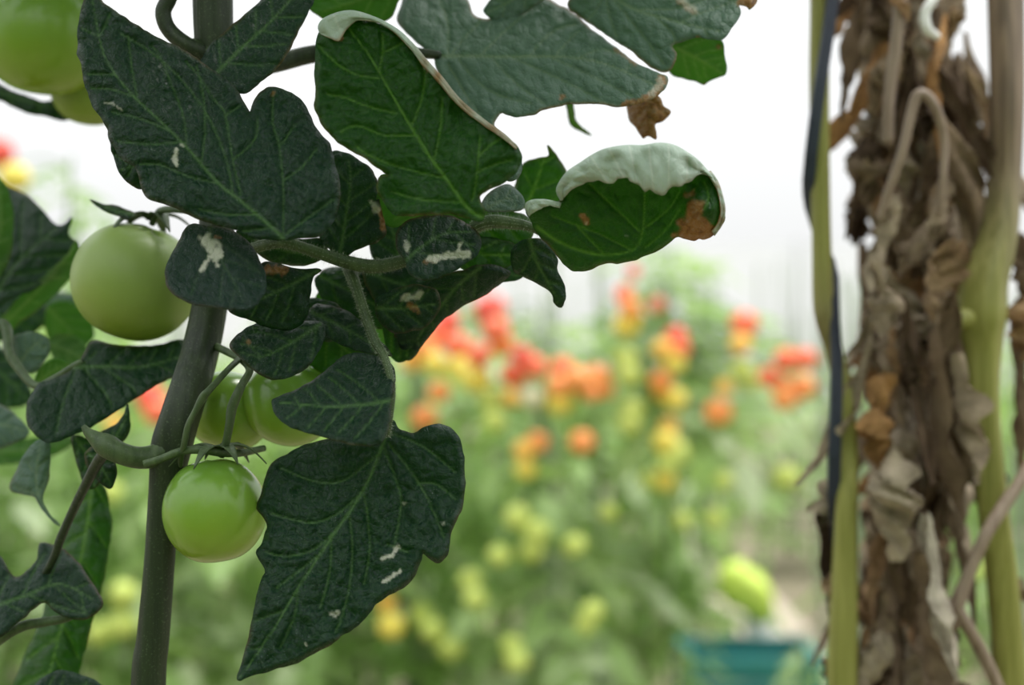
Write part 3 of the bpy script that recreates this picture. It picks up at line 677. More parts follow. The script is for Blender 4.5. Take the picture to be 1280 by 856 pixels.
DRYM = [crumpled_leaf_mesh('withered_leaf', s, L=(0.060, 0.085, 0.045, 0.11)[s % 4], W_=(0.013, 0.011, 0.015, 0.0085)[s % 4]) for s in range(16)]
DRYM += [crumpled_leaf_mesh('withered_leaf', 40 + s, L=0.12 + 0.02 * (s % 3), W_=0.0060 + 0.0012 * (s % 2)) for s in range(8)]

DP = 0.98
wroot = empty('withered_plant', (P(1235, 428, DP)[0], DP, 0)); tag(wroot, 'withered tomato plant with a mass of hanging brown leaves on thick stems', 'plant')
zpy = lambda z, d: 428 + (CAM_H - z) * FPX / d
ptube('stem', [(1256, -150, .99, 22), (1257, -20, .98, 21), (1259, 110, .97, 20), (1257, 210, .97, 19), (1248, 290, .965, 23), (1232, 350, .96, 27), (1226, 395, .96, 31), (1229, 440, .96, 23), (1229, 500, .96, 21), (1234, 570, .96, 21), (1243, 650, .96, 20), (1254, 740, .965, 20), (1262, 856, .97, 20), (1270, 1100, .98, 20), (1262, 1600, .98, 21), (1235, zpy(0, .98), .98, 22)],
      M['stem_old'], wroot, sides=20, ridge=0.09, marks_g=[1, 1, 1, .9, .5, .15, 0, 0, 0, .05, 0, 0, 0, .2, .5, .8], label='thick yellow-green stem with dry brown top')
ptube('side_shoot', [(1226, 398, .958, 16), (1205, 398, .952, 13), (1193, 404, .948, 10), (1188, 410, .946, 7)], M['stem_old'], wroot, sides=14)
ptube('stem', [(1142, -150, 1.04, 16), (1136, 0, 1.04, 15), (1130, 150, 1.03, 15), (1140, 300, 1.04, 15), (1135, 450, 1.04, 16), (1142, 620, 1.04, 16), (1138, 860, 1.04, 16), (1150, 1300, 1.03, 17), (1200, zpy(0, 1.0), 1.0, 18)], M['twig'], wroot, sides=12, ridge=.1, marks_g=[.8] * 9, label='dry brown stem')
ptube('dry_leaf_stalk', [(1100, 275, .935, 5), (1112, 235, .93, 5.5), (1129, 186, .925, 6), (1140, 138, .925, 6.5), (1148, 118, .925, 7), (1161, 122, .925, 6.5), (1172, 140, .925, 6), (1180, 178, .93, 5.5), (1179, 220, .93, 5), (1174, 268, .935, 4)], M['twig'], wroot, sides=10, label='arched pale dry leaf stalk')
ptube('dry_leaf_stalk', [(1128, -30, .95, 8), (1122, 40, .945, 8), (1112, 120, .945, 7), (1110, 180, .945, 6)], M['twig'], wroot, sides=10)
ptube('dry_leaf_stalk', [(1300, 560, .95, 8), (1276, 600, .94, 8), (1252, 636, .935, 8.5), (1231, 671, .93, 8), (1212, 715, .93, 8), (1198, 752, .93, 9.5), (1197, 762, .93, 9), (1210, 784, .93, 8), (1226, 812, .935, 8), (1246, 856, .94, 8), (1262, 900, .95, 8)], M['twig'], wroot, sides=12, label='forked pale brown dry stalk')
ptube('dry_leaf_stalk', [(1176, -10, .94, 5), (1163, 4, .935, 6), (1156, 20, .935, 7), (1160, 38, .935, 7), (1172, 46, .94, 5)], M['whitepost'], wroot, sides=10, label='pale grey hooked scrap')
rsl = random.Random(11)
def dry_leaf(px, py, d, sc, rx=0.0, ry=0.0, rz=0.0, mi=None, parent=wroot, sx=1.0):
    o = bpy.data.objects.new('withered_leaf', DRYM[(rsl.randrange(16) if rsl.random() < 0.84 or parent != wroot else 16 + rsl.randrange(8)) if mi is None else mi]); o.scale = (sc * sx, sc * sx, sc); o.rotation_euler = (rx, ry, rz); return link(o, parent, P(px, py, d))
# the hanging mass, layer by layer from behind to the front
for i in range(285):
    py = -70 + 930 * rsl.random(); lo, hi = 1082 + 8 * math.sin(py / 60.0), 1205 - 22 * (py > 560) + 8 * math.sin(py / 45.0)
    px = lo + (hi - lo) * rsl.random(); d = 0.955 + 0.14 * (1 - i / 285.0) + rsl.uniform(-.015, .015)
    if abs(px - 1190) < 24 and 600 < py < 800 and rsl.random() < 0.7: continue
    if abs(px - 1108) < 14 and 170 < py < 250: continue
    dry_leaf(px, py - 25, d, rsl.uniform(0.6, 1.15) * (0.75 if i > 190 else 1), rsl.uniform(-.4, .4), rsl.uniform(-.5, .5), rsl.uniform(0, 6.3))
for px, py, d, sc, rx, ry in ((1186, 370, .925, 1.35, .1, -.1), (1195, 440, .93, 1.0, 0, .15), (1200, 300, .93, .9, .1, .2), (1096, 330, .93, .8, 0, .35), (1276, 290, .99, .9, 0, .1), (1278, 370, .98, .95, 0, -.1), (1270, 400, 1.0, .8, 0, 0), (1092, 420, .95, .8, 0, .5),
                              (1150, 690, .93, 1.2, 0, .1), (1160, 640, .93, .9, .1, -.3), (1118, 560, .935, 1.2, 0, .1), (1238, 720, .98, .5, 0, 1.1), (1190, 840, .95, .7, 0, .3), (1120, 250, .94, .8, 0, -.5), (1170, 130, .95, 1.1, 0, .2), (1100, 470, .94, 1.0, 0, .2)):
    dry_leaf(px, py, d, sc, rx, ry, rsl.uniform(0, 6.3), sx=1.15)

DV = 0.95
vroot = empty('tomato_vine', (P(1055, 428, DV)[0], DV, 0)); tag(vroot, 'slender yellow-green vine stem with a kink, left of the withered leaves', 'vine')
ptube('stem', [(1024, -150, .95, 12), (1025, 0, .95, 12), (1024, 90, .95, 12), (1025, 200, .95, 11.5), (1027, 300, .95, 11.5), (1029, 370, .95, 13), (1033, 400, .95, 13.5), (1043, 440, .955, 11), (1054, 490, .955, 12), (1060, 560, .955, 13), (1058, 640, .95, 15), (1056, 720, .95, 17), (1054, 800, .95, 18.5), (1053, 880, .95, 19), (1056, 1300, .95, 19), (1055, zpy(0, .95), .95, 20)],
      M['stem_old'], vroot, sides=18, ridge=0.07, marks_g=[.1, .1, 0, 0, 0, .3, .55, .4, .1, 0, 0, 0, 0, 0, .3, .7])
for px, py, sc, ry in ((1034, 600, .55, .3), (1030, 625, .6, -.1), (1040, 720, .4, .9), (1036, 745, .5, .2), (1040, 820, .5, .1), (1032, 8, .35, .1)):
    dry_leaf(px, py, .965, sc, 0, ry, rsl.uniform(0, 6), parent=vroot, sx=1.5)
# blue twine winding round the vine: a flat band with thickness
def band(name, pts, hw, mat, th=0.0012):
    p = crom(np.array([P(a, b, d) for a, b, d, ang in pts]) * 1000, step=6.0) / 1000
    an = np.interp(np.linspace(0, 1, len(p)), np.linspace(0, 1, len(pts)), [x[3] for x in pts]); V = []; F = []
    for c, a in zip(p, an):
        w_ = np.array((math.cos(a), math.sin(a), 0)); nrm = np.array((-math.sin(a), math.cos(a), 0))
        for s, t in ((-1, -1), (0, -1.4), (1, -1), (1, 1), (0, 1.4), (-1, 1)): V.append(c + w_ * hw * s + nrm * th * t)
    n = 6
    for i in range(len(p) - 1):
        for s in range(n): F.append((i * n + s, i * n + (s + 1) % n, (i + 1) * n + (s + 1) % n, (i + 1) * n + s))
    F.append(tuple(range(n))); F.append(tuple((len(p) - 1) * n + s for s in range(n))[::-1])
    return mesh_obj(name, V, F, mat, None, origin=p[0], smooth=False)
tw = band('support_twine', [(1046, -150, .942, .5), (1041, 0, .941, .4), (1034, 50, .940, .3), (1026, 100, .939, .1), (1019, 150, .940, -.2), (1014, 190, .943, -.5), (1011, 225, .948, -.9), (1013, 260, .957, -1.3), (1024, 300, .962, 0), (1036, 325, .960, .6), (1041, 345, .954, .8), (1044, 400, .945, .4), (1046, 450, .943, .2), (1045, 510, .943, 0), (1043, 570, .944, -.1), (1042, 620, .950, -.6), (1050, 700, .966, 0), (1062, 900, .975, .2)], 0.0042, M['twine'])
tag(tw, 'dark blue flat twine winding round the slender green vine stem', 'twine')

# ------------------------------------------------------------------ the tomato plant in focus
DS = 0.715
SX, SY = P(185, 428, DS)[0], DS
root = empty('tomato_plant', (SX, SY, 0)); tag(root, 'large sharp tomato plant with dark dusty leaves and unripe green tomatoes', 'plant')
ptube('stem', [(262, -1450, .73, 12), (262, -700, .73, 20), (264, -220, .73, 22), (266, -60, .73, 24), (266, 0, .73, 24), (268, 60, .73, 23), (274, 150, .735, 22), (272, 260, .735, 21), (266, 350, .735, 21), (259, 400, .735, 22), (249, 445, .73, 23), (237, 485, .72, 24), (224, 525, .715, 25), (214, 560, .715, 26), (208, 600, .715, 22), (203, 650, .715, 20), (198, 720, .715, 20), (191, 800, .715, 21), (185, 870, .715, 22), (180, 1200, .715, 23), (183, zpy(0.0, .715), .715, 26)],
      M['stem'], root, sides=24, ridge=0.05, origin=(SX, SY, 0))
def stalk(pts, label=None, mat='stalk', sides=12): return ptube('leaf_stalk', pts, M[mat], root, sides=sides, label=label)
ptube('side_shoot', [(226, 540, .715, 18), (200, 566, .71, 15), (175, 572, .705, 14), (150, 566, .70, 14), (132, 556, .70, 15), (120, 548, .70, 10), (110, 540, .70, 6), (104, 532, .70, 3)], M['stalk'], root, sides=16, label='pale green side shoot with swollen joint')
# crown leaves added above the picture, unseen, to shade what hangs below
SHADE_CROWN = []
for me_ in LEAFM[:4]:
    c_ = me_.copy(); c_.materials[0] = M['leaf']; SHADE_CROWN.append(c_)
rsc = random.Random(5); az_ = 0.4
for i in range(24):
    az_ += 2.4 + rsc.uniform(-.3, .3); o_ = bpy.data.objects.new('leaf', rsc.choice(SHADE_CROWN)); f_ = rsc.uniform(0.85, 1.05); o_.scale = (f_, f_, f_); o_.rotation_euler = (rsc.uniform(-.2, .2), rsc.uniform(-.35, .1), az_)
    link(o_, root, P(262, 428, .73) * np.array((1, 1, 0)) + np.array((0, 0, 1.62 + 0.3 * i / 24)))
# branches out of the top
ptube('side_shoot', [(262, 70, .725, 12), (236, 58, .72, 11), (212, 38, .72, 10), (204, 16, .72, 10), (212, -4, .72, 10), (224, -40, .72, 10)], M['stem'], root)

# ---- leaf 1: the shoot to the right carrying most leaflets
L1 = stalk([(268, 326, .72, 7), (310, 312, .70, 7), (352, 303, .69, 7), (392, 314, .69, 7.5), (432, 327, .69, 8.5), (470, 333, .695, 9), (510, 324, .70, 8), (560, 302, .695, 7.5), (594, 284, .685, 8), (614, 277, .68, 8.5), (640, 279, .678, 7.5), (664, 284, .675, 5.5), (690, 300, .675, 3)], 'hairy pale green leaf stalk')
A = [(104, 0), (98, 25), (96, 41), (97, 58), (96, 68), (101, 78), (102, 91), (108, 115), (117, 136), (132, 158), (137, 176), (152, 199), (169, 209), (176, 230), (185, 248), (203, 256), (216, 260), (244, 273), (267, 280), (295, 288), (317, 297), (340, 300), (354, 300), (374, 299), (399, 296), (413, 282), (421, 267), (426, 248), (425, 228), (420, 207), (412, 178), (399, 165), (390, 149), (379, 129), (366, 117), (342, 108), (329, 112), (318, 124), (312, 141), (304, 125), (288, 103), (271, 90), (252, 76), (224, 59), (193, 44), (173, 32), (146, 15), (127, -1), (114, -22)]
leaf('leaflet', A, [(354, 298), (343, 287), (301, 251), (272, 228), (234, 185), (200, 151), (166, 119), (136, 81), (125, 51), (119, 20), (114, -10)], .668, L1, seed=1, step=2.6, tilt=(0.05, 0.20), fold=0.06, amp=1.9, nv=7,
     veins=[[(301, 243), (291, 200), (281, 142), (268, 125), (251, 98), (234, 78)], [(233, 180), (230, 149), (217, 112), (200, 71), (190, 58)], [(354, 292), (354, 234), (349, 183), (341, 152), (342, 115)], [(354, 225), (376, 210), (396, 186)], [(350, 183), (369, 156)],
            [(357, 293), (385, 272), (416, 250)], [(271, 229), (234, 220), (200, 206), (175, 205)], [(215, 165), (180, 150), (140, 140)], [(170, 122), (140, 112), (112, 110)], [(172, 124), (165, 85), (160, 45)], [(281, 145), (300, 132)], [(291, 200), (318, 175), (322, 150)], [(318, 268), (285, 268), (250, 262)]],
     marks=[('pale', [(221, 186), (218, 196), (221, 206)], 3.2, .85), ('pale', [(226, 181), (230, 183)], 2, .6), ('brown', [(342, 116)], 4, .7), ('pale', [(130, 128), (142, 130), (152, 137)], 1.6, .55)], ctrl=[(388, 215, -5, 40), (342, 135, 4, 26), (110, 40, 6, 40)], label='large dark dusty leaflet with lobed side')
B_rim = [(400, 41), (398, 34), (401, 27), (409, 21), (426, 15), (443, 14), (464, 20), (482, 28), (501, 40), (520, 59), (534, 76), (553, 97), (567, 115), (581, 130), (604, 149), (630, 168), (647, 184)]
B_edge = [(401, 43), (413, 49), (423, 51), (428, 44), (434, 35), (446, 26), (462, 26), (479, 32), (497, 45), (515, 64), (530, 83), (548, 102), (562, 120), (577, 135), (601, 154), (627, 172), (645, 187)]
B = [(397, 42), (393, 63), (393, 94), (395, 110), (392, 132), (396, 145), (407, 162), (422, 178), (440, 190), (459, 199), (472, 210), (484, 219), (474, 222), (470, 234), (480, 254), (497, 269), (530, 269), (562, 268), (590, 275), (604, 275), (606, 262), (600, 246), (612, 238), (632, 228), (646, 214), (652, 200), (647, 184), (630, 170), (604, 151), (581, 132), (567, 118), (553, 100), (534, 79), (520, 63), (501, 45), (482, 33), (464, 27), (443, 22), (420, 24), (406, 32)]
leaf('leaflet', B, [(602, 271), (584, 259), (553, 217), (536, 194), (513, 157), (497, 131), (475, 91), (457, 63), (436, 36)], .655, L1, seed=2, step=2.6, tilt=(0.0, 0.10), fold=-0.05, amp=1.9, nv=0, upper='leaf_green', under='leaf_under', rim=.5,
     veins=[[(474, 98), (445, 93), (422, 80), (400, 59)], [(497, 142), (457, 132), (431, 122), (410, 118)], [(516, 169), (480, 169), (447, 157), (425, 165)], [(515, 157), (527, 124), (531, 94), (525, 72)], [(474, 87), (478, 66), (478, 42)], [(478, 66), (495, 58), (505, 52)], [(543, 199), (550, 164), (553, 122)], [(590, 250), (595, 228), (600, 171)],
            [(553, 222), (507, 211), (465, 196), (445, 183)], [(575, 252), (530, 250), (490, 240)], [(597, 215), (620, 205), (640, 200)], [(598, 195), (615, 180), (628, 172)]],
     marks=[('brown', [(530, 76), (536, 88)], 4, .8), ('brown', [(425, 48)], 4, .9), ('pale', [(531, 86)], 2.5, .5), ('pale', [(613, 232)], 2.5, .3)], ctrl=[(620, 195, -5, 28), (585, 150, 6, 18), (490, 245, 8, 22)],
     flaps=[dict(rim=B_rim, edge=B_edge, r=2.2, n=110, brown=.75, brown_end=.95, brown_from=.40)], label='leaflet with its upper rim rolled over, brown along the roll')
C = [(657, 262), (664, 278), (669, 288), (681, 302), (697, 322), (709, 335), (721, 340), (737, 338), (756, 329), (772, 329), (791, 326), (807, 319), (824, 312), (840, 302), (848, 297), (857, 300), (868, 302), (874, 299), (880, 300), (892, 294), (904, 277), (906, 265), (902, 247), (897, 232), (890, 219), (878, 208), (861, 199), (843, 190), (824, 187), (803, 188), (782, 189), (758, 193), (742, 201), (725, 211), (712, 222), (703, 234), (702, 248), (690, 254), (672, 255)]
C_rim = [(701, 250), (697, 243), (696, 236), (700, 227), (709, 215), (725, 204), (742, 193), (758, 186), (782, 182), (803, 182), (824, 179), (843, 182), (861, 192), (873, 201), (882, 211), (894, 223)]
C_edge = [(703, 250), (706, 247), (713, 238), (722, 232), (732, 228), (747, 226), (761, 229), (770, 227), (781, 220), (792, 229), (805, 236), (819, 241), (830, 240), (837, 233), (850, 231), (862, 228), (870, 220), (880, 217), (892, 226)]
leaf('leaflet', C, [(672, 284), (700, 303), (745, 318), (790, 313), (803, 290), (806, 240)], .662, L1, seed=3, step=2.4, tilt=(0.02, -0.22), fold=0.05, amp=1.6, nv=0, upper='leaf_green', rim=.5,
     veins=[[(800, 290), (770, 261), (737, 230)], [(756, 319), (730, 292), (720, 280)], [(748, 318), (714, 309), (695, 299)], [(790, 313), (755, 295), (730, 285), (690, 270)], [(806, 310), (830, 290), (850, 262)], [(806, 285), (835, 262), (850, 240)], [(880, 262), (886, 245), (880, 228)]],
     marks=[('brown', [(855, 292), (863, 274), (868, 262)], 14, 1), ('brown', [(862, 296), (884, 292)], 14, 1), ('brown', [(876, 284)], 13, 1), ('brown', [(728, 270), (734, 279)], 4.5, .9), ('pale', [(733, 279)], 2.2, .8), ('brown', [(858, 245), (866, 240)], 4, .6), ('pale', [(783, 295)], 2, .6)],
     ctrl=[(885, 262, -16, 20), (850, 300, -4, 20), (805, 230, 5, 40)], flaps=[dict(rim=C_rim, edge=C_edge, r=4.0, n=110, brown=.3, wrk=2.4), dict(rim=[(657, 262), (658, 254), (667, 250), (683, 250), (701, 254)], edge=[(662, 270), (667, 266), (676, 260), (687, 257), (699, 260)], r=1.8, n=40, brown=.2),
     dict(rim=[(888, 214), (897, 227), (903, 245), (906, 262), (903, 279), (893, 294)], edge=[(882, 216), (892, 229), (898, 247), (900, 263), (897, 277), (889, 288)], r=1.6, n=60, brown=.9, brownall=.75)], label='curled leaflet with pale underside folded over and a scorched brown tip')
leaf('leaflet', [(236, 281), (225, 298), (213, 322), (206, 341), (210, 360), (226, 374), (253, 382), (284, 386), (312, 386), (327, 373), (333, 357), (329, 334), (318, 312), (303, 296), (281, 284), (258, 282)], [(262, 284), (268, 310), (288, 345), (305, 378)], .648, L1, seed=4, step=2.6, tilt=(0, 0.30), fold=.07, amp=0.6, nv=3, upper='leaf_speckled',
     marks=[('pale', [(258, 300), (268, 312), (274, 318)], 9, .9), ('pale', [(262, 322), (252, 338)], 3, .9), ('pale', [(265, 320), (272, 332)], 2.4, .8), ('brown', [(270, 296), (276, 297)], 3, .7)], label='small rounded dark leaflet with a white star-shaped scar')
leaf('leaflet', [(286, 388), (317, 402), (340, 411), (367, 412), (384, 396), (388, 369), (391, 346), (402, 337), (374, 336), (354, 331), (330, 328), (318, 345), (300, 370)], [(398, 338), (372, 352), (345, 365), (300, 385)], .685, L1, seed=5, tilt=(-.1, .05), fold=.1, nv=4, marks=[('brown', [(334, 338), (356, 337)], 7, .9)], label='drooping dark leaflet with a red-brown patch')
leaf('leaflet', [(424, 323), (412, 312), (400, 300), (398, 270), (402, 225), (412, 192), (430, 190), (448, 200), (464, 212), (472, 228), (476, 256), (480, 275), (483, 292), (473, 302), (447, 313)], [(424, 320), (428, 300), (433, 267), (438, 228), (436, 200)], .70, L1, seed=6, step=2.8, tilt=(.1, .05), fold=.1, nv=4, amp=1.5, marks=[('pale', [(466, 254), (472, 262)], 5, .8), ('brown', [(476, 262), (480, 285)], 5, .8), ('pale', [(475, 304)], 3, .5)])
leaf('leaflet', [(506, 327), (497, 312), (495, 290), (511, 275), (540, 269), (566, 270), (590, 284), (602, 300), (596, 320), (570, 337), (536, 350), (514, 344)], [(508, 325), (525, 310), (555, 292), (590, 290)], .672, L1, seed=7, step=2.6, tilt=(0, .35), fold=.1, nv=3, amp=1.0, upper='leaf',
     marks=[('pale', [(538, 324), (560, 319), (585, 318)], 5, .95), ('pale', [(572, 316), (576, 304)], 3, .9), ('pale', [(507, 302), (510, 312)], 3.5, .7), ('brown', [(532, 327), (545, 325)], 3, .5)], label='small leaflet with a white feeding scar')
leaf('leaflet', [(640, 336), (637, 318), (643, 306), (656, 299), (675, 298), (689, 310), (697, 324), (697, 338), (704, 352), (707, 368), (705, 382), (699, 385), (691, 378), (688, 366), (668, 353), (650, 345)], [(662, 296), (668, 320), (680, 345), (698, 378)], .695, L1, seed=8, tilt=(0, -.2), fold=.12, nv=3)
leaf('leaflet', [(600, 256), (612, 240), (632, 230), (645, 236), (656, 250), (652, 262), (630, 264), (610, 264)], [(606, 262), (628, 250), (650, 246)], .70, L1, seed=9, tilt=(0, .5), fold=.1, nv=3, upper='leaf_dusty')
leaf('leaflet', [(480, 218), (475, 236), (470, 262), (490, 285), (520, 275), (560, 272), (600, 270), (580, 240), (530, 230)], [(600, 270), (560, 255), (500, 245)], .70, L1, seed=10, tilt=(0, -.4), fold=.05, nv=4, upper='leaf_green', under='leaf_green_under', flip=True)
leaf('leaflet', [(640, 258), (643, 232), (655, 204), (670, 198), (686, 194), (684, 181), (692, 189), (702, 204), (712, 222), (705, 245), (690, 256), (665, 260)], [(650, 272), (668, 235), (685, 184)], .75, L1, seed=11, tilt=(0, -.1), fold=.1, nv=3, upper='leaf_green', under='leaf_green_under')

# ---- leaf 2: hanging below, with the long pointed leaflet
L2 = stalk([(437, 336, .70, 9), (446, 362, .69, 7), (456, 392, .685, 6.5), (468, 425, .68, 6), (482, 450, .675, 5), (490, 485, .672, 4.5), (487, 520, .672, 4.5), (484, 545, .674, 3)])
Dl = [(492, 526), (500, 536), (516, 541), (532, 533), (553, 530), (572, 543), (579, 565), (581, 590), (580, 629), (572, 648), (564, 666), (562, 684), (557, 698), (548, 704), (538, 700), (529, 692), (528, 700), (521, 714), (512, 728), (500, 738), (485, 744), (471, 754), (457, 773), (430, 794), (393, 818), (356, 834), (320, 843), (297, 849), (303, 822), (313, 784), (318, 760), (321, 741), (326, 722), (330, 712), (320, 690), (327, 678), (330, 665), (332, 653), (320, 634), (327, 614), (332, 597), (340, 579), (361, 565), (393, 552), (425, 547), (452, 546), (468, 543), (480, 530)]
leaf('leaflet', Dl, [(486, 528), (482, 545), (462, 597), (440, 635), (414, 672), (372, 736), (340, 789), (300, 847)], .668, L2, seed=12, step=2.6, tilt=(0.06, .16), fold=.08, amp=1.9, nv=7,
     veins=[[(475, 566), (430, 600), (395, 602), (350, 585)], [(455, 612), (425, 640), (393, 653), (361, 648), (335, 640)], [(425, 656), (395, 685), (360, 695), (332, 690)], [(400, 692), (372, 715), (345, 735)], [(480, 560), (500, 615), (500, 640), (494, 677)], [(486, 555), (521, 600), (542, 640), (555, 672)], [(487, 540), (532, 560), (569, 590)], [(455, 618), (460, 650), (462, 688), (455, 730)],
            [(414, 675), (412, 715), (400, 760)], [(372, 738), (368, 770), (350, 810)], [(484, 680), (510, 690)], [(521, 605), (545, 605), (570, 625)]],
     marks=[('pale', [(478, 698), (490, 694), (497, 683)], 3, .85), ('pale', [(478, 728), (490, 721), (499, 714)], 2.6, .8), ('pale', [(414, 766), (418, 769), (423, 765)], 3, .6), ('pale', [(382, 805)], 2.4, .7), ('pale', [(505, 629)], 2.3, .5), ('pale', [(554, 654)], 2, .5), ('pale', [(323, 712)], 3, .6)], ctrl=[(560, 600, 6, 35), (330, 830, 5, 40)], label='long pointed dark leaflet hanging over the green tomatoes')
leaf('leaflet', [(494, 470), (486, 452), (468, 443), (445, 441), (428, 444), (406, 463), (385, 478), (366, 488), (346, 496), (339, 502), (346, 520), (370, 537), (404, 546), (440, 556), (472, 556), (485, 538), (491, 500)], [(489, 500), (460, 505), (410, 508), (350, 503)], .660, L2, seed=13, step=2.8, tilt=(0, .42), fold=.04, amp=1.6, nv=5)
leaf('leaflet', [(540, 348), (575, 338), (605, 330), (638, 340), (620, 360), (584, 381), (560, 395), (540, 416), (514, 449), (500, 440), (492, 415), (498, 380), (515, 360)], [(600, 335), (565, 365), (510, 440)], .71, L2, seed=14, tilt=(0, -.25), fold=.15, nv=5, label='dark underside-shaded leaflet')
leaf('leaflet', [(470, 372), (490, 362), (520, 355), (545, 362), (550, 385), (538, 405), (515, 415), (490, 416), (474, 402), (469, 385)], [(470, 385), (505, 385), (545, 380)], .69, L2, seed=15, tilt=(0, -.1), fold=.06, nv=3, marks=[('pale', [(505, 372), (515, 372), (524, 368)], 5, .7), ('brown', [(512, 380), (520, 388)], 5, .7)])
leaf('leaflet', [(400, 362), (425, 352), (455, 365), (485, 395), (497, 430), (470, 442), (440, 446), (405, 440), (395, 410), (393, 380)], [(440, 350), (440, 390), (430, 440)], .76, L2, seed=16, tilt=(0, -.3), fold=.1, nv=4, upper='leaf_green', under='leaf_green_under', flip=True)
leaf('leaflet', [(287, 432), (303, 412), (335, 400), (370, 402), (402, 402), (406, 420), (398, 440), (377, 464), (345, 475), (324, 467), (303, 451)], [(400, 405), (370, 425), (330, 445), (300, 440)], .685, L2, seed=17, tilt=(0, .35), fold=.08, nv=4, marks=[('brown', [(311, 427)], 4, .8)], label='dark dusty leaflet above the hidden tomatoes')
leaf('leaflet', [(380, 395), (400, 380), (440, 392), (470, 420), (490, 445), (450, 440), (415, 425), (390, 415)], [(390, 390), (440, 415), (485, 442)], .70, L2, seed=18, tilt=(0, .3), fold=.1, nv=3)
leaf('leaflet', [(400, 340), (430, 332), (470, 338), (520, 345), (540, 362), (505, 372), (470, 372), (440, 362), (410, 360)], [(430, 335), (480, 352), (535, 362)], .74, L2, seed=19, tilt=(0, .3), fold=.1, nv=3)

# ---- leaf 3: behind, to the upper right
L3 = stalk([(268, 92, .735, 12), (310, 86, .745, 12), (349, 78, .755, 11.5), (395, 67, .76, 11), (470, 60, .755, 9), (520, 66, .75, 7), (550, 69, .745, 5)], 'leaf stalk crossing between the upper leaves', 'stem')
Ml = [(540, 68), (520, 52), (497, 30), (500, 8), (515, -20), (560, -25), (585, 0), (592, 17), (611, 23), (628, 10), (648, -3), (670, -8), (692, 1), (712, 12), (739, 35), (757, 49), (784, 71), (806, 84), (822, 91), (834, 96), (830, 112), (811, 126), (782, 133), (757, 131), (730, 130), (705, 131), (682, 137), (665, 143), (649, 146), (634, 144), (626, 141), (619, 156), (634, 170), (648, 186), (653, 203), (648, 222), (632, 226), (606, 200), (580, 150), (555, 110), (545, 85)]
leaf('leaflet', Ml, [(545, 70), (590, 70), (630, 71), (705, 71), (757, 80), (818, 106)], .735, L3, seed=20, step=2.8, tilt=(0.05, .42), fold=.05, amp=1.7, nv=6, upper='leaf_dusty', rim=.9,
     veins=[[(640, 72), (705, 101), (757, 129)], [(574, 75), (595, 100), (622, 118), (665, 130)], [(560, 80), (590, 130), (630, 185)], [(660, 72), (690, 40), (720, 30)], [(600, 70), (630, 40), (665, 10)], [(560, 66), (560, 30), (550, 0)], [(720, 74), (750, 62), (770, 66)], [(690, 72), (740, 95), (790, 120)]],
     marks=[('brown', [(828, 100), (822, 114), (806, 125), (780, 131)], 6, .9), ('pale', [(826, 102), (815, 117)], 5, .6), ('brown', [(703, 122)], 4, .7), ('brown', [(770, 62), (795, 80)], 3, .5), ('brown', [(612, 22), (600, 18)], 4, .6)], label='broad grey-green dusty leaflet with dry brown tip')
leaf('leaflet', [(784, 128), (800, 122), (815, 116), (826, 122), (830, 132), (838, 140), (828, 152), (819, 155), (820, 165), (820, 174), (810, 171), (803, 174), (795, 160), (787, 148)], [(812, 118), (812, 145), (814, 170)], .745, L3, seed=21, tilt=(.3, 0), fold=.3, wave=7, nv=2, marks=[('brown', [(800, 125), (815, 160), (830, 140)], 60, 1)], upper='leaf_dusty', under='leaf_dusty', label='crumpled dry brown scrap hanging from the leaf tip')
leaf('leaflet', [(385, 8), (396, -20), (440, -45), (500, -20), (497, 5), (488, 22), (470, 30), (430, 32), (405, 24)], [(500, -18), (450, 0), (400, 15)], .75, L3, seed=22, tilt=(0, -.3), fold=.1, nv=3, upper='leaf_green', under='leaf_green_under', flip=True)
leaf('leaflet', [(605, 16), (612, 2), (625, -20), (680, -40), (690, -10), (660, 12), (630, 30)], [(680, -35), (640, 0), (608, 16)], .765, L3, seed=23, tilt=(0, .1), fold=.1, nv=3, upper='leaf_dusty')
leaf('leaflet', [(705, 120), (714, 118), (718, 140), (724, 154), (740, 169), (728, 166), (716, 160), (709, 146)], [(709, 120), (715, 148), (738, 168)], .80, L3, seed=24, tilt=(0, 0), fold=.1, nv=0, veins=[[(712, 135), (716, 142)]], upper='leaf_green', under='leaf_green_under', flip=True)

# ---- leaf 4: top right corner
L4 = stalk([(266, -150, .74, 12), (420, -120, .76, 10), (600, -70, .76, 8), (690, -40, .755, 6), (735, -18, .75, 5), (745, -10, .75, 4)])
leaf('leaflet', [(735, -30), (710, 5), (722, 20), (746, 36), (770, 52), (791, 66), (808, 80), (824, 90), (838, 88), (847, 68), (841, 57), (858, 52), (874, 47), (890, 49), (904, 48), (914, 36), (926, 19), (923, 6), (932, 8), (937, 13), (946, 2), (944, -15), (900, -40), (820, -50)], [(745, -20), (790, 10), (850, 28), (905, 40)], .745, L4, seed=25, step=2.8, tilt=(0.05, .25), fold=.08, amp=1.6, nv=5, rim=.6,
     veins=[[(760, -8), (800, 40), (830, 80)], [(755, -8), (745, 12), (735, 25)], [(795, 12), (850, 10), (900, -10)], [(820, 22), (840, 40), (845, 55)], [(850, 28), (880, 15), (925, 0)]],
     marks=[('pale', [(850, -2), (860, 6), (868, 12)], 5, .5), ('brown', [(850, 2), (866, 14)], 5, .5), ('brown', [(930, 2), (942, 5)], 10, .95), ('brown', [(872, 48), (874, 52)], 3, .8)], upper='leaf_dusty')
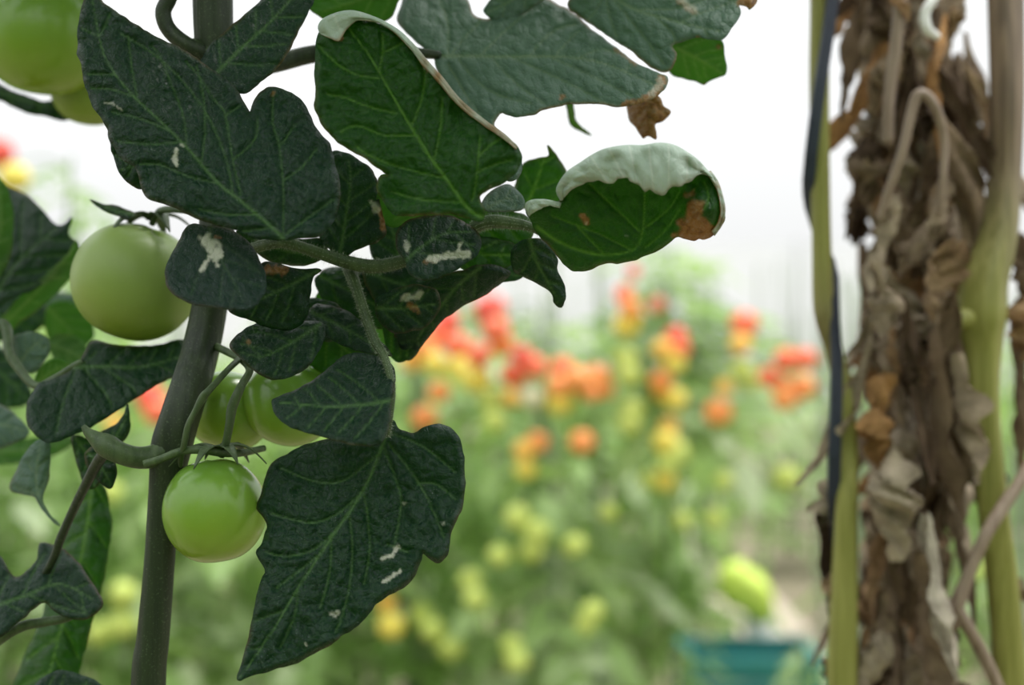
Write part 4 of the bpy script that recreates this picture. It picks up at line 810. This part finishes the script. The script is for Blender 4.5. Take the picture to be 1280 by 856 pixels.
leaf('leaflet', [(838, 50), (833, 75), (838, 92), (858, 99), (870, 103), (880, 107), (886, 102), (900, 97), (907, 94), (910, 84), (907, 67), (902, 50), (880, 40), (855, 42)], [(846, 60), (870, 72), (904, 92)], .76, L4, seed=26, tilt=(0, -.35), fold=.12, nv=4, upper='leaf_green', under='leaf_green_under', flip=True, marks=[('brown', [(898, 58)], 4, .8), ('brown', [(880, 106)], 3, .8)], label='bright green backlit leaflet seen from below')

# ---- leaf 5: upper left, behind the big leaflet
L5 = stalk([(240, 55, .725, 8), (268, 70, .72, 6), (276, 78, .715, 4)])
leaf('leaflet', [(250, 82), (254, 70), (268, 50), (298, 24), (325, 0), (345, -25), (380, -30), (392, -5), (386, 14), (375, 34), (364, 58), (350, 81), (326, 102), (306, 117), (280, 110)], [(272, 90), (300, 62), (340, 25), (380, -20)], .705, L5, seed=27, step=2.8, tilt=(.1, .28), fold=.08, nv=5, amp=1.3, rim=.4)
leaf('leaflet', [(136, 160), (137, 180), (142, 200), (150, 218), (166, 232), (180, 235), (200, 220), (190, 180), (160, 150)], [(200, 190), (175, 205), (150, 212)], .70, L5, seed=28, tilt=(0, .1), fold=.1, nv=3)
leaf('leaflet', [(112, 249), (129, 255), (145, 257), (159, 261), (170, 268), (160, 274), (149, 271), (129, 263)], [(168, 268), (140, 262), (114, 250)], .76, L5, seed=29, tilt=(0, .3), fold=.1, nv=0, veins=[[(150, 264), (145, 268)]])

# ---- leaf 6: left, under and beside the pale tomato
L6 = stalk([(-30, 420, .80, 8), (4, 405, .80, 7), (12, 440, .79, 6.5), (22, 458, .785, 6), (44, 482, .775, 5), (66, 474, .77, 4.5), (92, 458, .765, 4.5), (104, 452, .765, 4)])
leaf('leaflet', [(250, 440), (242, 429), (223, 424), (189, 431), (143, 430), (118, 424), (106, 438), (92, 460), (70, 472), (46, 482), (33, 507), (35, 532), (59, 554), (88, 546), (118, 532), (151, 511), (185, 487), (223, 469), (243, 454)], [(92, 459), (130, 458), (180, 458), (243, 440)], .755, L6, seed=30, tilt=(0, .35), fold=.03, nv=5, veins=[[(105, 460), (130, 490), (140, 510)], [(95, 461), (80, 500), (70, 540)], [(125, 458), (160, 480), (170, 490)], [(100, 458), (120, 440)]], amp=1.2, label='broad dark leaflet spread under the pale green tomato')
leaf('leaflet', [(19, 420), (38, 414), (59, 422), (60, 444), (42, 466), (22, 454), (16, 436)], [(24, 455), (36, 438), (55, 422)], .80, L6, seed=31, tilt=(0, .2), fold=.1, nv=3, upper='leaf_dusty')
leaf('leaflet', [(-20, 225), (13, 234), (42, 250), (72, 281), (90, 271), (87, 292), (98, 306), (84, 335), (52, 356), (20, 370), (-20, 380)], [(-10, 375), (20, 330), (70, 285)], .86, L6, seed=32, tilt=(.2, .2), fold=.12, nv=4, amp=1.5, upper='leaf', label='blurred green leaflet at the left edge')
leaf('leaflet', [(60, 340), (84, 318), (96, 300), (100, 320), (90, 345), (62, 375), (30, 400), (10, 415), (2, 400), (25, 370)], [(5, 405), (50, 360), (95, 310)], .85, L6, seed=33, tilt=(.1, -.3), fold=.1, nv=4, upper='leaf_green', under='leaf_green_under', flip=True)
leaf('leaflet', [(-25, 215), (0, 224), (12, 245), (17, 280), (12, 320), (-5, 350), (-25, 340)], [(-20, 345), (0, 290), (0, 226)], .83, L6, seed=34, tilt=(.1, -.2), fold=.1, nv=4, upper='leaf_green', under='leaf_green_under', flip=True)
leaf('leaflet', [(-20, 500), (0, 505), (20, 520), (38, 540), (20, 552), (0, 560), (-20, 565)], [(-20, 530), (10, 532), (36, 540)], .82, L6, seed=35, tilt=(0, .3), fold=.1, nv=3, upper='leaf_dusty')
leaf('leaflet', [(62, 380), (90, 378), (110, 395), (118, 420), (100, 440), (80, 452), (62, 430), (55, 400)], [(60, 385), (85, 410), (100, 438)], .92, L6, seed=36, tilt=(0, -.2), fold=.1, nv=4, upper='leaf_green', under='leaf_green_under', flip=True)
leaf('leaflet', [(44, 470), (58, 452), (76, 448), (88, 456), (70, 470), (48, 480)], [(48, 476), (66, 464), (84, 455)], .80, L6, seed=37, tilt=(0, -.3), fold=.05, nv=3, upper='leaf_green', under='leaf_green_under', flip=True)

# ---- leaf 7: lower left
L7 = stalk([(136, 560, .70, 8), (122, 578, .71, 7), (105, 610, .72, 6), (88, 645, .73, 5.5), (75, 675, .735, 5.5), (66, 700, .74, 5), (40, 745, .75, 5)], mat='stem')
stalk([(104, 762, .735, 3), (84, 772, .735, 5), (58, 777, .735, 6), (30, 782, .735, 6.5), (0, 798, .735, 7), (-40, 830, .74, 8)])
leaf('leaflet', [(42, 553), (54, 549), (63, 556), (63, 580), (61, 600), (54, 622), (60, 640), (75, 657), (64, 650), (50, 634), (42, 622), (28, 618), (14, 614), (12, 603), (25, 576)], [(74, 656), (54, 628), (45, 600), (50, 555)], .76, L7, seed=38, tilt=(.2, .1), fold=.2, nv=3, upper='leaf_dusty')
leaf('leaflet', [(50, 679), (75, 683), (92, 696), (105, 713), (116, 730), (126, 745), (128, 758), (113, 771), (98, 775), (83, 773), (66, 762), (54, 753), (42, 762), (33, 771), (16, 784), (0, 796), (-20, 800), (-25, 700), (0, 694), (18, 720), (34, 712), (46, 700)], [(-15, 760), (30, 745), (75, 730), (122, 752)], .735, L7, seed=39, tilt=(0, .35), fold=.08, nv=4, amp=1.4, label='blue-green lobed leaflet in the lower left corner')
leaf('leaflet', [(112, 585), (125, 600), (134, 614), (139, 640), (139, 668), (132, 715), (122, 755), (111, 795), (101, 837), (92, 880), (10, 880), (17, 856), (30, 820), (46, 785), (62, 730), (74, 680), (90, 640)], [(116, 592), (105, 680), (80, 770), (55, 870)], .79, L7, seed=40, tilt=(.3, .1), fold=.25, nv=6, upper='leaf_green', under='leaf_green_under', label='long folded green leaflet, blurred, below the side shoot')
leaf('leaflet', [(50, 850), (75, 838), (100, 842), (125, 853), (140, 880), (40, 880)], [(50, 875), (90, 858), (125, 860)], .74, L7, seed=41, tilt=(0, .2), fold=.1, nv=3)
leaf('leaflet', [(118, 545), (135, 535), (150, 525), (160, 505), (163, 530), (158, 548), (140, 562), (124, 566)], [(124, 562), (145, 545), (160, 515)], .74, L7, seed=42, tilt=(.1, 0), fold=.15, nv=3)
leaf('leaflet', [(105, 566), (120, 556), (138, 566), (146, 590), (138, 610), (122, 600), (110, 585)], [(110, 566), (128, 585), (138, 606)], .72, L7, seed=43, tilt=(.1, 0), fold=.15, nv=3)

# ---- leaf 8: behind the corner tomato
L8 = stalk([(225, -30, .76, 7), (150, -60, .79, 7), (60, -70, .83, 6), (-30, 60, .87, 5)])
leaf('leaflet', [(-30, 90), (10, 110), (50, 125), (85, 120), (100, 138), (82, 150), (60, 146), (30, 140), (0, 126), (-30, 120)], [(-30, 105), (30, 125), (95, 142)], .88, L8, seed=44, tilt=(0, .2), fold=.1, nv=4, upper='leaf')

leaf('leaflet', [(296, 289), (325, 296), (360, 299), (402, 299), (410, 316), (388, 331), (352, 331), (322, 318)], [(402, 316), (360, 314), (305, 296)], .705, L1, seed=55, tilt=(0, -.2), fold=.1, nv=3)
leaf('leaflet', [(468, 250), (498, 262), (522, 288), (518, 330), (482, 338), (462, 310)], [(500, 328), (494, 300), (482, 258)], .735, L1, seed=56, tilt=(0, 0), fold=.1, nv=3)
leaf('leaflet', [(545, 262), (600, 258), (655, 268), (668, 286), (655, 306), (610, 306), (565, 295)], [(560, 300), (600, 284), (660, 280)], .72, L1, seed=57, tilt=(0, .1), fold=.1, nv=3, upper='leaf_green', under='leaf_green_under')
# ---- leaves filling the shaded heart of the plant and the left side
for j, (oc_, mid_, d_, up_, fl_) in enumerate((
    ([(395, 345), (430, 338), (475, 342), (500, 360), (505, 395), (480, 412), (450, 402), (420, 385), (400, 370)], [(400, 345), (450, 370), (498, 400)], .735, 'leaf', False),
    ([(455, 335), (500, 325), (545, 332), (575, 345), (560, 375), (520, 392), (480, 385), (460, 362)], [(460, 340), (510, 358), (560, 365)], .73, 'leaf', False),
    ([(395, 400), (430, 395), (462, 410), (480, 440), (470, 462), (430, 470), (398, 465), (378, 440)], [(400, 400), (430, 435), (465, 460)], .735, 'leaf_green', False),
    ([(480, 400), (505, 392), (528, 402), (530, 425), (512, 448), (495, 452), (482, 430)], [(485, 400), (508, 425), (508, 448)], .725, 'leaf_green', False),
    ([(360, 385), (392, 372), (425, 382), (440, 405), (420, 425), (385, 425), (362, 408)], [(365, 390), (400, 405), (435, 408)], .72, 'leaf', False),
    ([(585, 335), (612, 322), (640, 330), (655, 345), (640, 352), (610, 352)], [(590, 335), (620, 338), (652, 346)], .72, 'leaf', False),
    ([(560, 300), (600, 296), (640, 302), (652, 318), (630, 335), (590, 340), (565, 325)], [(565, 305), (605, 318), (648, 318)], .715, 'leaf_green', False))):
    leaf('leaflet', oc_, mid_, d_, L2, seed=60 + j, tilt=(0, .05), fold=.1, nv=3, upper=up_, under='leaf_green_under', flip=fl_)
for j, (oc_, mid_, d_, up_, fl_) in enumerate((
    ([(-20, 370), (15, 362), (45, 372), (60, 395), (40, 418), (10, 425), (-20, 420)], [(-20, 400), (20, 395), (55, 395)], .95, 'leaf', False),
    ([(30, 385), (70, 365), (98, 372), (88, 395), (60, 410), (35, 405)], [(32, 398), (65, 388), (95, 375)], .98, 'leaf_dusty', False),
    ([(-20, 430), (10, 440), (30, 470), (40, 500), (15, 510), (-20, 505)], [(-20, 450), (10, 475), (35, 500)], .92, 'leaf', False),
    ([(-20, 555), (20, 550), (60, 545), (95, 548), (70, 568), (30, 578), (-20, 580)], [(-20, 565), (40, 562), (90, 550)], .93, 'leaf_green', True),
    ([(60, 425), (85, 418), (105, 428), (112, 450), (95, 462), (72, 458)], [(62, 430), (88, 440), (108, 452)], .90, 'leaf_green', True),
    ([(90, 545), (118, 552), (132, 572), (128, 600), (112, 612), (100, 590), (92, 568)], [(95, 548), (112, 575), (118, 608)], .745, 'leaf', False))):
    leaf('leaflet', oc_, mid_, d_, L6, seed=80 + j, tilt=(0, .1), fold=.1, nv=3, upper=up_, under='leaf_green_under', flip=fl_)

# ---- fine hairs along the stalks in focus
k = NT('stalk_hair'); k_tc = k.n('ShaderNodeTexCoord'); M['hair'] = k.done(k.bsdf(k.mix(k.noise(k_tc.outputs['Object'], 300), (0.30, 0.36, 0.26), (0.42, 0.46, 0.36)), 0.5, 0.3))
def hairs(st, n, ln, seed):
    rs = np.random.RandomState(seed); me = st.data; V = []; F = []; nv = len(me.vertices); o = np.array(ORG[st.name])
    for i in rs.randint(0, nv, n):
        v = np.array(me.vertices[i].co) + o; nn = np.array(me.vertices[i].normal) + rs.uniform(-.35, .35, 3); j = (i + 12) % nv
        v = v + (np.array(me.vertices[j].co) + o - v) * rs.uniform(0, 1) if np.linalg.norm(np.array(me.vertices[j].co) + o - v) < .02 else v
        t = np.cross(nn, rs.uniform(-1, 1, 3)); t /= np.linalg.norm(t) + 1e-9; w = 0.00007; b = len(V); tip = v + nn * ln * rs.uniform(.5, 1.2)
        u = np.cross(nn, t); V += [v + t * w, v - t * w * .5 + u * w * .8, v - t * w * .5 - u * w * .8, tip]; F += [(b, b + 1, b + 3), (b + 1, b + 2, b + 3), (b + 2, b, b + 3)]
    h = mesh_obj('hairs', V, F, M['hair'], st, origin=ORG[st.name], smooth=False); h['kind'] = 'stuff'
hairs(L1, 2600, .0016, 1); hairs(L2, 1500, .0015, 2)

# ---- the fruit
TM = {}
def fruit(px, py, d, rpx, mat, rot=(0, 0, 0), label=None, seed=0, sx=1.0, calyx=None, pedicel=None, lob=0.015, flat=.95):
    key = (mat, seed)
    if key not in TM: TM[key] = tomato_mesh('tomato', M[mat], seed=seed, lob=lob, flat=flat)
    r = rpx * d / FPX; o = bpy.data.objects.new('tomato', TM[key]); o.scale = (r * sx, r, r); o.rotation_euler = rot; link(o, root, P(px, py, d))
    if label: o['label'] = label
    # parts of the fruit keep their own size: undo the scale of the fruit
    bpy.context.view_layer.update(); inv = o.matrix_world.inverted()
    return o, inv, r
def adopt(ch, fo, inv):
    """Make an already placed part a child of the fruit without moving it."""
    w = Matrix.Translation(ORG[ch.name]); ch.parent = fo; ch.matrix_parent_inverse = inv; ch.location = w.to_translation()
fA, iA, rA = fruit(169, 352, .77, 79, 'tomato_pale', (R(18), R(12), 0.6), 'pale green unripe tomato beside the scarred leaflet', 1)
fB, iB, rB = fruit(268, 638, .70, 66, 'tomato', (R(-12), R(-6), 0.3), 'glossy green tomato hanging lowest, calyx on top', 2, sx=.98, lob=.03, flat=1.02)
fC, iC, rC = fruit(287, 514, .755, 54, 'tomato', (R(10), R(20), 1.3), 'green tomato behind the fruit stalks', 3)
fD, iD, rD = fruit(362, 503, .745, 58, 'tomato', (R(5), R(-20), 2.3), 'green tomato half hidden by the dark leaflets', 4)
fE, iE, rE = fruit(55, 45, .84, 80, 'tomato', (R(5), R(5), .4), 'green tomato in the upper left corner', 5)
fF, iF, rF = fruit(112, 112, .875, 48, 'tomato_pale', (R(5), R(5), 1.4), 'small pale tomato peeping out under the corner tomato', 6)
# calyx of the lowest tomato and the truss
def calyx(fo, inv, top, R_, n=5, ln=1.0, start=0.0, tiltv=(0, 0, 1), droop=.35):
    for i in range(n):
        a = start + 2 * math.pi * i / n; s = sepal('sepal', top, (math.cos(a), math.sin(a), 0.05), R_ * ln * (0.9 + 0.2 * math.sin(i * 2.3)), R_ * 0.17, np.array((0, 0, 1.0)), None, droop); adopt(s, fo, inv)
tB = P(276, 566, .70); calyx(fB, iB, tB + np.array((0, 0, .001)), rB, 6, .95, .15)
tA = P(190, 276, .775); calyx(fA, iA, tA, rA, 5, .8, .3)
def ped(fo, inv, pts, mat='stalk'):
    s = ptube('fruit_stalk', pts, M[mat], None, sides=10); adopt(s, fo, inv)
ped(fB, iB, [(276, 570, .70, 5), (282, 555, .698, 5), (287, 530, .695, 5.5), (290, 510, .695, 6.5), (298, 490, .695, 6), (304, 478, .70, 5), (312, 462, .705, 5), (300, 448, .715, 5), (268, 432, .73, 5)])
ped(fC, iC, [(300, 448, .712, 4), (284, 463, .70, 4), (262, 487, .69, 4.5), (254, 496, .69, 5.5), (244, 514, .69, 4), (235, 532, .69, 4), (230, 556, .692, 4), (226, 574, .70, 3.5), (226, 582, .705, 3)])
ped(fD, iD, [(340, 462, .73, 3), (322, 455, .72, 4), (300, 446, .715, 4.5)])
ped(fA, iA, [(190, 280, .775, 4), (196, 268, .77, 4.5), (206, 262, .76, 4.5), (240, 262, .745, 5), (268, 262, .735, 5)])
ped(fE, iE, [(60, -28, .84, 5), (100, -50, .80, 5), (180, -60, .76, 5), (262, -50, .735, 5)])
ptube('fruit_stalk', [(180, 580, .695, 5), (200, 574, .695, 5), (226, 564, .695, 5), (252, 562, .694, 5.5), (276, 565, .697, 6), (300, 566, .705, 5), (330, 560, .72, 4)], M['stalk'], root, sides=10)
